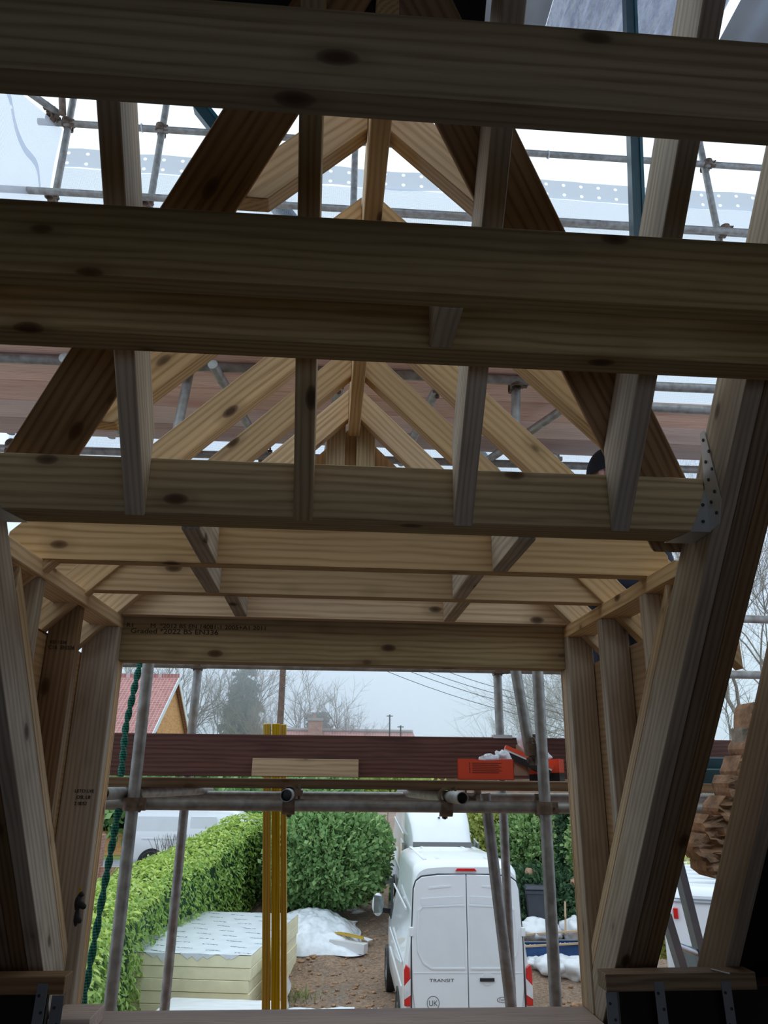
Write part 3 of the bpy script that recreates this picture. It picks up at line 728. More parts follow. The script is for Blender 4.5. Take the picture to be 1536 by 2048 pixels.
# teal scaffold beams
def teal(name, lab, a, b, w=.11, d=.05, side=XX):
    a, b = V(a), V(b); t = thing(name, a, lab, 'beam', 'teal beams of the temporary roof')
    ax = (b-a).normalized(); sd = V(side); sd = (sd-ax*sd.dot(ax)).normalized()
    MB().bar(a, b, w*.5, d, sd).build('web', 'teal_paint', t, None, ax)
    for k in (-1, 1): MB().bar(a+sd*k*w*.38, b+sd*k*w*.38, w*.24, d*1.5, sd).build('flange', 'teal_edge' if k > 0 else 'teal_paint', t, None, ax)
teal('teal_brace', 'long teal brace running diagonally behind the dormer rafters from top left to lower right', (-1.12, 4.62, 4.85), (2.45, 4.62, -.05))
teal('teal_post', 'upright teal beam in front of the netting at upper right', (1.83, 4.0, 1.995), (2.10, 4.0, 5.75), .085)
for z, lab in ((.032, 'lowest teal beam lying on the deck behind the broken brickwork'), (.085, 'uppermost teal beam lying on the deck behind the broken brickwork')):
    teal('teal_beam', lab, (1.45, 3.95, z), (2.5, 3.95, z+.002), .085, .04, (0, 1, .1))
teal('teal_beam', 'teal beam lying on the deck nearest the loft, behind the broken brickwork', (1.45, 3.80, .025), (2.5, 3.80, .025), .085, .045, (0, 1, .1))
# debris netting
def sheet(fn, nu, nv):
    mb = MB(); mb.smooth = True
    vs = [fn(i/nu, j/nv) for j in range(nv+1) for i in range(nu+1)]
    return mb.add(vs, [(j*(nu+1)+i, j*(nu+1)+i+1, (j+1)*(nu+1)+i+1, (j+1)*(nu+1)+i) for j in range(nv) for i in range(nu)])
wob = lambda x, z, s=1.: .03*noise.noise(V((x*1.3, z*1.1, s)))+.012*noise.noise(V((x*5, z*2, s+3)))
t = thing('debris_netting', (.9, 4.56, 1.6), 'white debris netting stretched along the outside of the scaffold, with an eyelet band', 'netting')
sheet(lambda u, v: (-2.05+u*6.2, 4.56+wob(u*6, v*3), 1.58+v*2.55), 60, 24).build('mesh_sheet', 'debris_net', t, None, (1, 0, 0), (0, 0, 1))
zb = lambda u: .025*noise.noise(V((u*14, 0, 5)))
sheet(lambda u, v: (-2.05+u*6.2, 4.545+wob(u*6, 3), 4.12+zb(u)+v*.17), 80, 3).build('eyelet_band', 'net_band', t, None, (1, 0, 0), (0, 0, 1))
t = thing('debris_netting', (-2.3, 3.6, 3.0), 'white debris netting returning towards the house at top left, with a wavy band', 'netting')
sheet(lambda u, v: (-2.06-.65*u+wob(u*3, v*3, 4.), 4.5-1.5*u, 2.6+v*1.83-.25*u), 24, 24).build('mesh_sheet', 'debris_net', t, None, (-.4, -.91, 0), (0, 0, 1))
def wv(u, v):
    y = 4.42-.75*u; x = -2.075-.65*(4.5-y)/1.5+wob((4.5-y)*2, 1, 4.)
    z = 3.80+.95*u+.05*math.sin(u*17)+(v-.5)*.06
    return (x+.015, y, z)
sheet(wv, 40, 2).build('eyelet_band', 'net_band', t, None, (-.4, -.91, 0), (0, 0, 1))
# cable ties
GC = 'white ties on the netting rail'
for x, lab in ((-1.47, 'white tie on the top rail beside the leaning upright'), (.30, 'white tie on the top rail right of the ridge'), (1.52, 'white tie on the top rail left of the teal post'), (2.62, 'white tie on the top rail at the far right')):
    tag(MB().ring((x, 4.44, 4.43), (1, 0, .1), .026, .031, .008, 20).build('cable_tie', 'white_panel'), lab, 'tie', GC)
# temporary tin roof
def corr(lab, x0, x1, y0, y1, z, mat, pitch=.16, amp=.05):
    n = int((x1-x0)/pitch*8)
    o = sheet(lambda u, v: (x0+(x1-x0)*u, y0+(y1-y0)*v, z+amp*math.cos(u*(x1-x0)/pitch*2*PI)+.05*(x0+(x1-x0)*u)), n, 2).build('corrugated_sheet', mat)
    tag(o, lab, 'roof sheet', 'sheets of the temporary roof')
corr('weathered corrugated roof sheet overhead at the top right', 1.62, 3.05, 1.2, 4.62, 5.75, 'weathered_tin')
corr('plain grey roof sheet at the left of the overhead corrugated sheet', -2.6, 1.62, 1.2, 4.62, 5.80, 'tin_grey', .30, .01)
corr('grey roof sheet at the top right picture corner', 3.05, 5.2, 1.2, 4.62, 5.62, 'tin_grey', .30, .01)

# rope
pts = []
ctrl = [(-.80, 3.40, .75), (-.815, 3.43, .45), (-.85, 3.46, .2), (-.84, 3.44, -.05), (-.825, 3.40, -.13), (-.85, 3.42, -.40), (-.885, 3.45, -.80), (-.90, 3.45, -1.6)]
for i in range(len(ctrl)-1):
    a, b = V(ctrl[i]), V(ctrl[i+1])
    for k in range(40): pts.append(a.lerp(b, k/40))
t = thing('scaffold_rope', ctrl[-1], 'green twisted rope hanging along the left inner pole', 'rope')
for ph in (0, PI):
    q = [p+V((math.cos(i*.35+ph), math.sin(i*.35+ph), 0))*.007 for i, p in enumerate(pts)]
    MB().tube(q, .0085, 8).build('strand', 'green_rope', t)

# ------------------------------------------------------------------ things on the deck
def carton(name, lab, c, w, d, h, rz, mat='orange_card', tilt=None):
    c = V(c); t = thing(name, c, lab, 'box', 'orange fixings boxes')
    R = Matrix.Rotation(rz, 3, 'Z')
    if tilt: R = R @ Matrix.Rotation(tilt, 3, 'Y')
    def W(x, y, z): return c+R @ V((x, y, z))
    th = .003
    def wall(pts, dd, nm, mt):
        MB().extrude([W(*p) for p in pts], R @ V(dd)).build(nm, mt, t, None, R @ V((1, 0, 0)))
    wall([(-w/2, -d/2, 0), (w/2, -d/2, 0), (w/2, -d/2, h), (w*.25, -d/2, h*.97), (w*.08, -d/2, h*.90), (-w*.06, -d/2, h*.93), (-w*.2, -d/2, h), (-w/2, -d/2, h)], (0, th, 0), 'front_panel', mat)
    wall([(-w/2, d/2, 0), (w/2, d/2, 0), (w/2, d/2, h), (-w/2, d/2, h)], (0, -th, 0), 'back_panel', mat)
    wall([(-w/2, -d/2, 0), (-w/2, d/2, 0), (-w/2, d/2, h), (-w/2, -d/2, h)], (th, 0, 0), 'end_panel', mat)
    wall([(w/2, -d/2, 0), (w/2, d/2, 0), (w/2, d/2, h), (w/2, -d/2, h)], (-th, 0, 0), 'end_panel', mat)
    wall([(-w/2, -d/2, 0), (w/2, -d/2, 0), (w/2, d/2, 0), (-w/2, d/2, 0)], (0, 0, th), 'base', 'brown_card')
    return t, W, R
t, W, R = carton('fixings_box', 'open orange cardboard box on the deck, printed with black lines', (.768, 3.80, -.002), .262, .11, .094, -.22)
for k in range(6):
    z = .074-.0085*k
    MB().extrude([W(-.062, -.0562, z), W(.075-.012*(k % 2), -.0562, z), W(.075-.012*(k % 2), -.0562, z+.0022), W(-.062, -.0562, z+.0022)], R @ V((0, -.0006, 0))).build('printed_line', 'ink', t)
    MB().disc(W(-.073, -.0562, z+.001), R @ V((0, 1, 0)), .0025, .001, 8).build('printed_dot', 'ink', t)
MB().extrude([W(-.1318, -.02, .035), W(-.1318, .012, .035), W(-.1318, .012, .055), W(-.1318, -.02, .055)], R @ V((-.0006, 0, 0))).build('printed_square', 'dull_steel', t)
def crumple(name, lab, c, r, sc, mat, seed, cat='wrapping', wob_=.55):
    o = MB().ball(c, r, 22, 14, sc, wob_, seed, 2.2).build(name, mat); return tag(o, lab, cat)
crumple('crumpled_wrapper', 'grey crumpled wrapper sticking out of the front orange box', (.785, 3.79, .092), .035, (1.2, .8, .6), 'crumpled_film', 3)
crumple('crumpled_paper', 'white crumpled paper in the back of the front orange box', (.86, 3.83, .10), .04, (1., .8, .9), 'white_sheet', 9)
t2, W2, R2 = carton('fixings_box', 'second orange box with a dark base, behind the right inner pole', (1.12, 4.0, -.004), .15, .12, .105, -.5)
MB().extrude([W2(-.075, -.0615, 0), W2(.075, -.0615, 0), W2(.075, -.0615, .04), W2(-.075, -.0615, .03)], R2 @ V((0, -.001, 0))).build('dark_band', 'black_plastic', t2)
MB().extrude([W2(.0755, -.06, 0), W2(.0755, .06, 0), W2(.0755, .06, .04), W2(.0755, -.06, .04)], R2 @ V((.001, 0, 0))).build('dark_band', 'black_plastic', t2)
# tilted flat box between
t = thing('flat_box', (.99, 3.93, .05), 'flat red and black box tipped over between the two orange boxes', 'box')
Rt = Matrix.Rotation(-.15, 3, 'Z') @ Matrix.Rotation(.40, 3, 'Y')
def Wt(p): return V((1.0, 3.93, .082))+Rt @ V(p)
def bx(a, b, nm, mt):
    vs = [Wt((x, y, z)) for x in (a[0], b[0]) for y in (a[1], b[1]) for z in (a[2], b[2])]
    MB().add(vs, [(0, 1, 3, 2), (4, 6, 7, 5), (0, 4, 5, 1), (2, 3, 7, 6), (0, 2, 6, 4), (1, 5, 7, 3)]).build(nm, mt, t)
bx((-.12, -.05, -.02), (.12, .05, .008), 'tray', 'black_plastic'); bx((-.121, -.051, .008), (.121, .051, .016), 'white_edge', 'white_panel'); bx((-.122, -.052, .016), (.122, .052, .035), 'lid', 'orange_card')
tag(MB().extrude([(.925, 3.90, .02), (.99, 3.90, .02), (.985, 3.90, .125), (.945, 3.90, .165)], (.01, .004, 0)).build('cardboard_flap', 'brown_card'), 'brown cardboard flap standing behind the front orange box', 'cardboard')
crumple('crumpled_paper', 'white paper crumpled by the coupler above the flat box', (1.01, 4.02, .185), .045, (.7, .6, 1.1), 'white_sheet', 5)
crumple('crumpled_paper', 'white packaging behind the right inner pole', (1.11, 4.05, .115), .05, (1.1, .8, .6), 'white_sheet', 12)
tag(MB().box((.925, 4.335, .216), (1.03, 4.385, .234)).build('toe_board_clip', 'clear_lens'), 'pale clip on the top edge of the toe board', 'clip')
# yellow battens standing outside the scaffold
GY = 'yellow battens standing outside the scaffold'
for x0, x1, w_, y, lab in ((-.336, -.300, .042, 4.62, 'leftmost yellow batten standing alone'), (-.284, -.252, .045, 4.60, 'middle yellow batten of the close pair'), (-.243, -.205, .032, 4.65, 'rightmost yellow batten of the close pair')):
    zt = .292
    p1 = V((x0, y, zt)); p0 = V((x0+.21, y+.45, GZ))
    timber('yellow_batten', lab, 'batten', p0, p1, w_, .05, (1, 0, 0), 'yellow_treated_wood', GY)

# ------------------------------------------------------------------ ground and road
def gz(x, y):
    if y < 15: return GZ
    if y < 18: return GZ+.03*(y-15)
    if y < 26: return GZ+.09+.145*(y-18)
    return -2.85
def gn(x, y): return gz(x, y)+(.05*noise.noise(V((x*.9, y*.9, 0)))+.03*noise.noise(V((x*3, y*3, 4))) if y < 25 else 0)
mb = MB(); mb.smooth = True
xs = [-14+.28*i for i in range(101)]; ys = [3.05+.26*j for j in range(86)]
mb.add([(x, y, gn(x, y)) for y in ys for x in xs], [(j*101+i, j*101+i+1, (j+1)*101+i+1, (j+1)*101+i) for j in range(85) for i in range(100)])
struct(mb.build('ground', 'muddy_soil', None, (0, 0, 0)))
struct(MB().box((-60, 25.3, -3.2), (60, 30.5, -2.83)).build('road', 'asphalt'))
struct(MB().box((-120, 32, -3.3), (120, 200, -2.80)).build('field', 'lawn', None, attr=[.4]*8))
struct(MB().box((-60, 30.5, -3.3), (60, 32, -2.76)).build('verge', 'lawn', None, attr=[.9]*8))
struct(MB().box((-14.2, 3, GZ-.6), (14.2, 25.5, GZ-.3)).build('subsoil', 'muddy_soil'))
# stones
mb = MB(); rnd = random.Random(3)
for i in range(900):
    x, y = rnd.uniform(-1, 2), rnd.uniform(10.5, 22)
    if i % 3 == 0: x, y = rnd.uniform(3.2, 8), rnd.uniform(11, 20)
    r = rnd.uniform(.012, .05)*(1 if rnd.random() < .9 else 2)
    mb.ball((x, y, gn(x, y)+r*.3), r, 6, 4, (rnd.uniform(.7, 1.5), rnd.uniform(.7, 1.3), .6), .4, i, 1.5)
tag(mb.build('rubble', 'old_brick', None), 'loose stones and brick rubble scattered over the muddy drive', 'rubble', kind='stuff')

# ------------------------------------------------------------------ vehicles
def loft(mb, secs, smooth=True, close=True):
    n = len(secs[0]); vs = [p for s_ in secs for p in s_]; fs = []
    for i in range(len(secs)-1):
        for k in range(n): fs.append((i*n+k, i*n+(k+1) % n, (i+1)*n+(k+1) % n, (i+1)*n+k))
    mb.add(vs, fs, smooth)
    if close: mb.add(secs[0], [tuple(range(n))[::-1]], False); mb.add(secs[-1], [tuple(range(n))], False)
def wheel(t, W, c, r=.34, wd=.22, out=1):
    c = V(c)
    a = W(c+V((-wd/2, 0, 0))); b = W(c+V((wd/2, 0, 0))); ax = (b-a).normalized()
    wh = MB().ring((a+b)/2, ax, r*.62, r, wd, 32).build('wheel', 'black_rubber', t)
    MW[wh.name] = MW[t.name] @ wh.matrix_basis
    mb = MB(); f = W(c+V((out*wd*.36, 0, 0)))
    mb.ring(f, ax, r*.50, r*.63, wd*.25, 32); mb.disc(f, ax, r*.14, wd*.2, 16)
    u = ax.orthogonal().normalized(); v = ax.cross(u)
    for k in range(9):
        d = u*math.cos(k*2*PI/9)+v*math.sin(k*2*PI/9); mb.bar(f+d*r*.12, f+d*r*.53, .035, .03, ax)
    mb.build('rim', 'alloy', wh)
    MB().disc(W(c), ax, r*.6, wd*.3, 24).build('brake_disc', 'black_plastic', wh)
def frame(loc, rz, pitch=0.):
    R = Matrix.Rotation(rz, 3, 'Z') @ Matrix.Rotation(pitch, 3, 'X'); loc = V(loc)
    return (lambda p: loc+R @ V(p)), R
def profile(hw, ht, zb, tumble, rr=.16, n=5):
    """half-width hw at waist, roof height ht, bottom zb; symmetric closed section, list of (x,z)"""
    pts = [(hw*.93, zb), (hw*.985, zb+.18), (hw, zb+.55), (hw*.995, zb+.85)]
    top = hw-tumble
    zt = ht-rr*1.1
    pts.append((hw*.5*.02+top*.98+.03, (zb+.85+zt)/2+.25)); pts.append((top, zt))
    for k in range(1, n+1):
        a = k/n*PI/2
        pts.append((top-rr*1.6*(1-math.cos(a)), zt+rr*1.1*math.sin(a)*.92))
    pts.append((top*.4, ht))
    right = pts; left = [(-x, z) for x, z in reversed(pts)]
    return right+left
# --- the van parked nose away, closest
W, R = frame((2.315, 13.32, GZ+.07), math.radians(-1.2), math.radians(.3))
t = thing('panel_van', (2.315, 13.32, GZ), 'white high roofed panel van nearest the house, seen from behind', 'van')
sec = lambda y, hw, ht, zb=.33, tb=.16: [W((x, y, z)) for x, z in profile(hw, ht, zb, tb)]
mb = MB(); loft(mb, [sec(0.02, .955, 2.70), sec(.10, .985, 2.765), sec(.3, 1.0, 2.79), sec(2.2, 1.0, 2.78, .33, .17), sec(3.4, 1.0, 2.72, .33, .19), sec(3.9, .99, 2.62, .33, .22), sec(4.35, .97, 2.25, .33, .25), sec(4.75, .95, 1.62, .33, .12), sec(5.25, .90, 1.30, .33, .06), sec(5.5, .80, 1.05, .36, .04)])
mb.build('body', 'white_paint', t)
mb = MB()
for x in (-.62, -.40, .40, .62): mb.bar(W((x, .35, 2.778)), W((x, 3.1, 2.738)), .06, .022, R @ V((1, 0, 0)))
mb.build('roof_rib', 'white_paint', t)
def rdoor(sg):
    o = .006
    outer = [(o, .62), (.80, .62), (.86, 1.0), (.865, 1.7), (.835, 2.38), (.80, 2.49), (.71, 2.555), (.45, 2.585), (o, 2.595)]
    P = [W((sg*x, .02, z)) for x, z in outer]
    d = MB().extrude(P, R @ V((0, -.028, 0))).build('rear_door', 'white_paint', t, bevel=.008)
    MW[d.name] = MW[t.name] @ d.matrix_basis
    win = [(.045, 1.45), (.60, 1.45), (.72, 1.53), (.785, 1.68), (.80, 1.9), (.77, 2.17), (.70, 2.235), (.045, 2.255)]
    win = [(.045, 1.28), (.56, 1.28), (.68, 1.35), (.765, 1.50), (.785, 1.75), (.755, 2.08), (.70, 2.135), (.045, 2.155)]
    MB().extrude([W((sg*x, -.0083, z)) for x, z in win], R @ V((0, -.006, 0))).build('pressed_panel', 'white_panel', d, bevel=.004)
    rim = MB()
    for k in range(len(win)-1):
        a, b = win[k], win[k+1]
        rim.bar(W((sg*a[0], -.015, a[1])), W((sg*b[0], -.015, b[1])), .022, .014, R @ V((0, 0, 1)) if abs(a[0]-b[0]) > abs(a[1]-b[1]) else R @ V((1, 0, 0)))
    rim.build('panel_rim', 'white_paint', d)
    mbb = MB(); mbb.bar(W((sg*.06, -.010, 2.235)), W((sg*.72, -.010, 2.20)), .10, .012, R @ V((0, 0, 1)))
    mbb.build('swage', 'white_panel', d)
    mbb = MB(); mbb.bar(W((sg*.25, -.010, 2.43)), W((sg*.60, -.010, 2.40)), .025, .012, R @ V((0, 0, 1))); mbb.build('swage', 'white_paint', d)
    mbb = MB(); mbb.bar(W((sg*.02, -.010, 1.22)), W((sg*.84, -.010, 1.22)), .012, .008, R @ V((0, 0, 1))); mbb.build('swage', 'white_panel', d)
    for z in (1.72,):
        MB().box((0, 0, 0), (1, 1, 1)).v
        hg = MB(); hg.add([W((sg*x, y, z+zz)) for x in (.845, .91) for y in (-.035, .03) for zz in (0, .13)], [(0, 1, 3, 2), (4, 6, 7, 5), (0, 4, 5, 1), (2, 3, 7, 6), (0, 2, 6, 4), (1, 5, 7, 3)])
        hg.build('hinge', 'white_paint', d, bevel=.01)
    return d
dl = rdoor(-1); dr = rdoor(1)
MB().bar(W((0, .015, .62)), W((0, .015, 2.59)), .01, .02, R @ V((1, 0, 0))).build('door_gap', 'seam_dark', t)
edge = [(.875, .62), (.873, 1.7), (.845, 2.385), (.807, 2.50), (.715, 2.567), (.45, 2.597), (-.45, 2.597), (-.715, 2.567), (-.807, 2.50), (-.845, 2.385), (-.873, 1.7), (-.875, .62)]
mb = MB()
for a, b in zip(edge, edge[1:]): mb.bar(W((a[0], .012, a[1])), W((b[0], .012, b[1])), .008, .02, R @ V((0, 1, 0)))
mb.build('door_seam', 'seam_dark', t)
MB().extrude([W((x, .05, z)) for x, z in ((-.17, 2.645), (.17, 2.645), (.14, 2.685), (-.14, 2.685))], R @ V((0, -.07, 0))).build('brake_light', 'red_lens', t)
for sg in (-1, 1):
    for nm, mt, za, zb_ in (('tail_light', 'red_lens', .78, 1.34),):
        P = [(.885, za), (.985, za), (.99, 1.27), (.965, 1.34), (.90, 1.29)]
        tl = MB().extrude([W((sg*x, .03, z)) for x, z in P], R @ V((0, -.055, 0))).build(nm, mt, t, bevel=.01)
        MW[tl.name] = MW[t.name] @ tl.matrix_basis
        P = [(.888, .83), (.986, .77), (.988, 1.03), (.888, 1.10), ]
        P = [(.888, .93), (.987, .87), (.988, 1.05), (.888, 1.15)]
        MB().extrude([W((sg*x, -.0255, z)) for x, z in P], R @ V((0, -.004, 0))).build('clear_lens', 'clear_lens', tl)
MB().bar(W((.18, -.02, 1.13)), W((.40, -.02, 1.13)), .045, .03, R @ V((0, 0, 1))).build('door_handle', 'black_plastic', dr)
MB().disc(W((.29, -.010, 1.135)), R @ V((0, 1, 0)), .085, .012, 28).build('handle_recess', 'white_panel', dr)
text_part('badge_lettering', 'TRANSIT', .062, W((-.60, -.010, 1.10)), R @ V((1, 0, 0)), R @ V((0, 0, 1)), 'grey_lettering', dl, .002, 1.55)
MB().ring(W((-.545, -.012, .82)), R @ V((0, 1, 0)), .088, .096, .003, 36).build('sticker_ring', 'grey_lettering', dl)
MB().disc(W((-.545, -.010, .82)), R @ V((0, 1, 0)), .09, .002, 36).build('sticker', 'white_panel', dl)
text_part('sticker_lettering', 'UK', .105, W((-.545, -.0125, .783)), R @ V((1, 0, 0)), R @ V((0, 0, 1)), 'grey_lettering', dl, .001, .95, 'CENTER')
def oval(c, a, b, dy, nm, mt, par):
    MB().extrude([W((c[0]+a*math.cos(k*PI/16), c[1]+dy, c[2]+b*math.sin(k*PI/16))) for k in range(32)], R @ V((0, -.003, 0))).build(nm, mt, par)
oval((.52, -.010, .86), .088, .038, 0, 'emblem_rim', 'grey_lettering', dr); oval((.52, -.010, .86), .080, .031, -.003, 'emblem', 'clear_lens', dr)
text_part('emblem_script', 'Ford', .052, W((.52, -.017, .845)), R @ V((1, .0, 0)), R @ V((.25, 0, 1)), 'grey_lettering', dr, .001, 1.1, 'CENTER')
MB().box((0, 0, 0), (.01, .01, .01))
bp = MB(); bp.add([W((x, y, z)) for x in (-.97, .97) for y in (-.09, .1) for z in (.36, .60)], [(0, 1, 3, 2), (4, 6, 7, 5), (0, 4, 5, 1), (2, 3, 7, 6), (0, 2, 6, 4), (1, 5, 7, 3)]); bp.build('bumper', 'black_plastic', t, bevel=.03)
for x, y, o in ((-.90, 1.15, -1), (.90, 1.15, 1), (-.90, 4.45, -1), (.90, 4.45, 1)): wheel(t, W, (x, y, .345), .345, .22, o)
for x in (-1, 1):
    MB().ring(W((x*.93, 1.15, .345)), R @ V((1, 0, 0)), .36, .43, .17, 32).build('wheel_arch', 'black_plastic', t)
    MB().ring(W((x*.93, 4.45, .345)), R @ V((1, 0, 0)), .36, .43, .17, 32).build('wheel_arch', 'black_plastic', t)
for z in (.95, 1.28, 2.05):
    for x in (-1, 1): MB().bar(W((x*1.004 if z < 1.5 else x*.93, .35, z)), W((x*1.004 if z < 1.5 else x*.93, 3.3, z)), .03, .02, R @ V((0, 0, 1))).build('side_swage', 'white_panel', t)
for x, nm in ((-1, 'door_mirror'), (1, 'door_mirror')):
    a = MB(); a.ball(W((x*1.20, 4.22, 1.55)), .16, 14, 10, (.75, .5, 1.35)); mr = a.build(nm, 'white_paint', t)
    MW[mr.name] = MW[t.name] @ mr.matrix_basis
    MB().extrude([W((x*1.20+dx, 4.135, 1.55+dz)) for dx, dz in ((-.095, -.15), (.095, -.13), (.10, .16), (-.085, .19))], R @ V((0, -.012, 0))).build('mirror_glass', 'mirror_glass', mr)
    MB().bar(W((x*.92, 4.25, 1.42)), W((x*1.12, 4.23, 1.45)), .09, .07, R @ V((0, 0, 1))).build('mirror_arm', 'black_plastic', mr)
for x in (-1, 1): MB().extrude([W((x*.972, y, z)) for y, z in ((3.62, 1.38), (4.5, 1.38), (4.2, 1.95), (3.62, 2.02))], R @ V((-x*.05, 0, 0))).build('side_window', 'dark_glass', t)
# --- second van, nose towards the house
W, R = frame((2.98, 19.4, gz(0, 20.6)+.03), math.radians(-1.5), math.radians(4.))
t = thing('panel_van', (2.98, 19.4, gz(0, 20.5)), 'white high roofed van facing the house behind the nearest van', 'van')
sec = lambda y, hw, ht, zb=.33, tb=.2: [W((x, y, z)) for x, z in profile(hw, ht, zb, tb)]
mb = MB(); loft(mb, [sec(0, .82, 1.0, .36, .04), sec(.3, .93, 1.22, .33, .06), sec(.85, .97, 1.50, .33, .14), sec(1.3, .99, 1.95, .33, .24), sec(1.6, 1.0, 2.28, .33, .26), sec(1.9, 1.0, 2.52, .33, .24), sec(2.4, 1.0, 2.68, .33, .2), sec(3., 1.0, 2.75, .33, .18), sec(6.3, 1.0, 2.75, .33, .17), sec(6.4, .97, 2.68, .33, .17)])
mb.build('body', 'white_paint', t)
MB().extrude([W(p) for p in ((-.78, .93, 1.50), (.78, .93, 1.50), (.745, 1.38, 2.0), (-.745, 1.38, 2.0))], R @ V((0, -.05, .03))).build('windscreen', 'dark_glass', t)
for x in (-1, 1):
    MB().extrude([W((x*.985, y, z)) for y, z in ((1.35, 1.36), (2.35, 1.36), (2.35, 1.98), (1.75, 1.95))], R @ V((-x*.05, 0, 0))).build('side_window', 'dark_glass', t)
    MB().bar(W((x*.90, 2.6, 2.05)), W((x*.90, 6.2, 2.05)), .04, .03, R @ V((0, 0, 1))).build('side_swage', 'white_panel', t)
    MB().bar(W((x*1.003, 2.4, 1.20)), W((x*1.003, 6.2, 1.20)), .05, .03, R @ V((0, 0, 1))).build('side_swage', 'white_panel', t)
for x, y, o in ((-.90, 1.0, -1), (.90, 1.0, 1), (-.90, 4.7, -1), (.90, 4.7, 1)): wheel(t, W, (x, y, .34), .34, .22, o)
MB().tube([W((-.02, 1.92, 2.52)), W((-.02, 1.75, 2.62)), W((-.02, 1.60, 2.72))], .009, 6).ball(W((-.02, 1.92, 2.53)), .035, 10, 6, (1, 1.6, .6)).build('aerial', 'black_plastic', t)
for x in (-.62, .62): MB().bar(W((x, 2.6, 2.745)), W((x, 6., 2.755)), .05, .02, R @ V((1, 0, 0))).build('roof_rib', 'white_paint', t)
# --- van side-on beyond the hedge
W, R = frame((-5.95, 27.0, -2.84), math.radians(-4))
t = thing('panel_van', (-5.95, 27.0, -2.84), 'white van parked side-on on the road beyond the laurel hedge', 'van')
def vsec(x, hw, ht, zb=.30, tb=.18): return [W((x, y, z)) for y, z in profile(hw, ht, zb, tb, .14)]
mb = MB(); loft(mb, [vsec(0, .93, 1.86), vsec(.08, .96, 1.93), vsec(.4, .97, 1.96), vsec(2.4, .97, 1.96), vsec(3.2, .97, 1.88, .30, .22), vsec(4.0, .96, 1.30, .30, .06), vsec(4.7, .93, 1.10, .30, .05), vsec(4.95, .80, .85, .34, .03)])
mb.build('body', 'white_paint', t)
sp = [(.30, .98), (.30, 1.15), (.22, 1.35), (.30, 1.62), (1.9, 1.62), (1.9, .98)]
MB().extrude([W((x, -.925+.05*(z-1.), z)) for x, z in ((.35, 1.20), (.18, 1.40), (.30, 1.66), (1.75, 1.66), (1.75, 1.20))], R @ V((0, -.03, 0))).build('pressed_panel', 'white_panel', t, bevel=.004)
MB().extrude([W((x, -.925+.05*(z-1.), z)) for x, z in ((1.95, 1.20), (1.95, 1.66), (2.75, 1.66), (2.75, 1.20))], R @ V((0, -.012, 0))).build('pressed_panel', 'white_panel', t, bevel=.004)
MB().bar(W((.5, -.965, 1.02)), W((3.2, -.965, 1.02)), .03, .03, R @ V((0, 0, 1))).build('side_swage', 'white_panel', t)
for x in (.85, 3.8):
    for y, o in ((-.88, -1), (.88, 1)):
        c0 = W((x, y, .33)); ax = R @ V((0, 1, 0))
        wh = MB().ring(c0, ax, .21, .335, .2, 32).build('wheel', 'black_rubber', t); MW[wh.name] = MW[t.name] @ wh.matrix_basis
        mb = MB(); f = c0+ax*o*.07; mb.ring(f, ax, .17, .215, .05, 32).disc(f, ax, .05, .05, 12)
        for k in range(10):
            d = V((math.cos(k*PI/5), 0, math.sin(k*PI/5))); mb.bar(f+d*.04, f+d*.18, .03, .03, ax)
        mb.build('rim', 'alloy', wh)
        MB().disc(c0, ax, .2, .06, 20).build('brake_disc', 'black_plastic', wh)
    MB().ring(W((x, -.93, .33)), R @ V((0, 1, 0)), .345, .42, .10, 32).build('wheel_arch', 'black_plastic', t)
for x in (.45, 1.3, 2.9): MB().box(tuple(W((x, -.62, 1.93))), tuple(W((x+.06, -.50, 2.02)))).build('rack_foot', 'black_plastic', t)
# --- caravan at right
t = thing('caravan', (5.6, 11.5, GZ), 'white touring caravan with a red marker light, beyond the ladder', 'caravan')
W, R = frame((4.47, 10.87, GZ), math.radians(-24))
def csec(y, ins): 
    n = 6; x0, x1, z0, z1, r = -.0+ins, 2.2-ins, .45, 2.80-ins, .30
    P = [(x0, z0), (x0, z1-r)]+[(x0+r*(1-math.cos(a*PI/2/n)), z1-r+r*math.sin(a*PI/2/n)) for a in range(1, n+1)]+[(1.1, z1+.05)]+[(x1-r*(1-math.sin((n-a)*PI/2/n+0)), z1-r+r*math.cos((n-a)*PI/2/n)) for a in range(n, -1, -1)][::-1][::-1]+[(x1, z0)]
    return [W((x, y, z)) for x, z in P]
def rsec(y, ins):
    n = 6; x0, x1, z0, z1, r = ins, 2.2-ins, .45, 2.80-ins, .30
    P = [(x0, z0), (x0, z1-r)]
    P += [(x0+r-r*math.cos(a*PI/2/n), z1-r+r*math.sin(a*PI/2/n)) for a in range(1, n+1)]
    P += [(x1-r+r*math.sin(a*PI/2/n), z1-r+r*math.cos(a*PI/2/n)) for a in range(0, n+1)]
    P += [(x1, z0)]
    return [W((x, y, z)) for x, z in P]
mb = MB(); loft(mb, [rsec(0, .10), rsec(.05, .03), rsec(.18, 0), rsec(4.6, 0), rsec(4.8, .1)]); mb.build('body', 'white_paint', t)
mb = MB()
for k in range(7): mb.tube([W((.25, .5+k*.55, 2.79)), W((1.1, .5+k*.55, 2.85)), W((1.95, .5+k*.55, 2.79))], .03, 8)
mb.build('roof_rib', 'white_panel', t)
MB().extrude([W((x, -.004, z)) for x, z in ((.14, 2.42), (.20, 2.42), (.20, 2.55), (.14, 2.55))], R @ V((0, -.03, 0))).build('marker_light', 'red_lens', t, bevel=.008)
wd = MB().extrude([W((x, -.002, z)) for x, z in ((.10, 1.30), (1.9, 1.30), (1.95, 2.0), (1.8, 2.12), (.25, 2.12), (.12, 2.02))], R @ V((0, -.03, 0))).build('window', 'mirror_glass', t, bevel=.01)
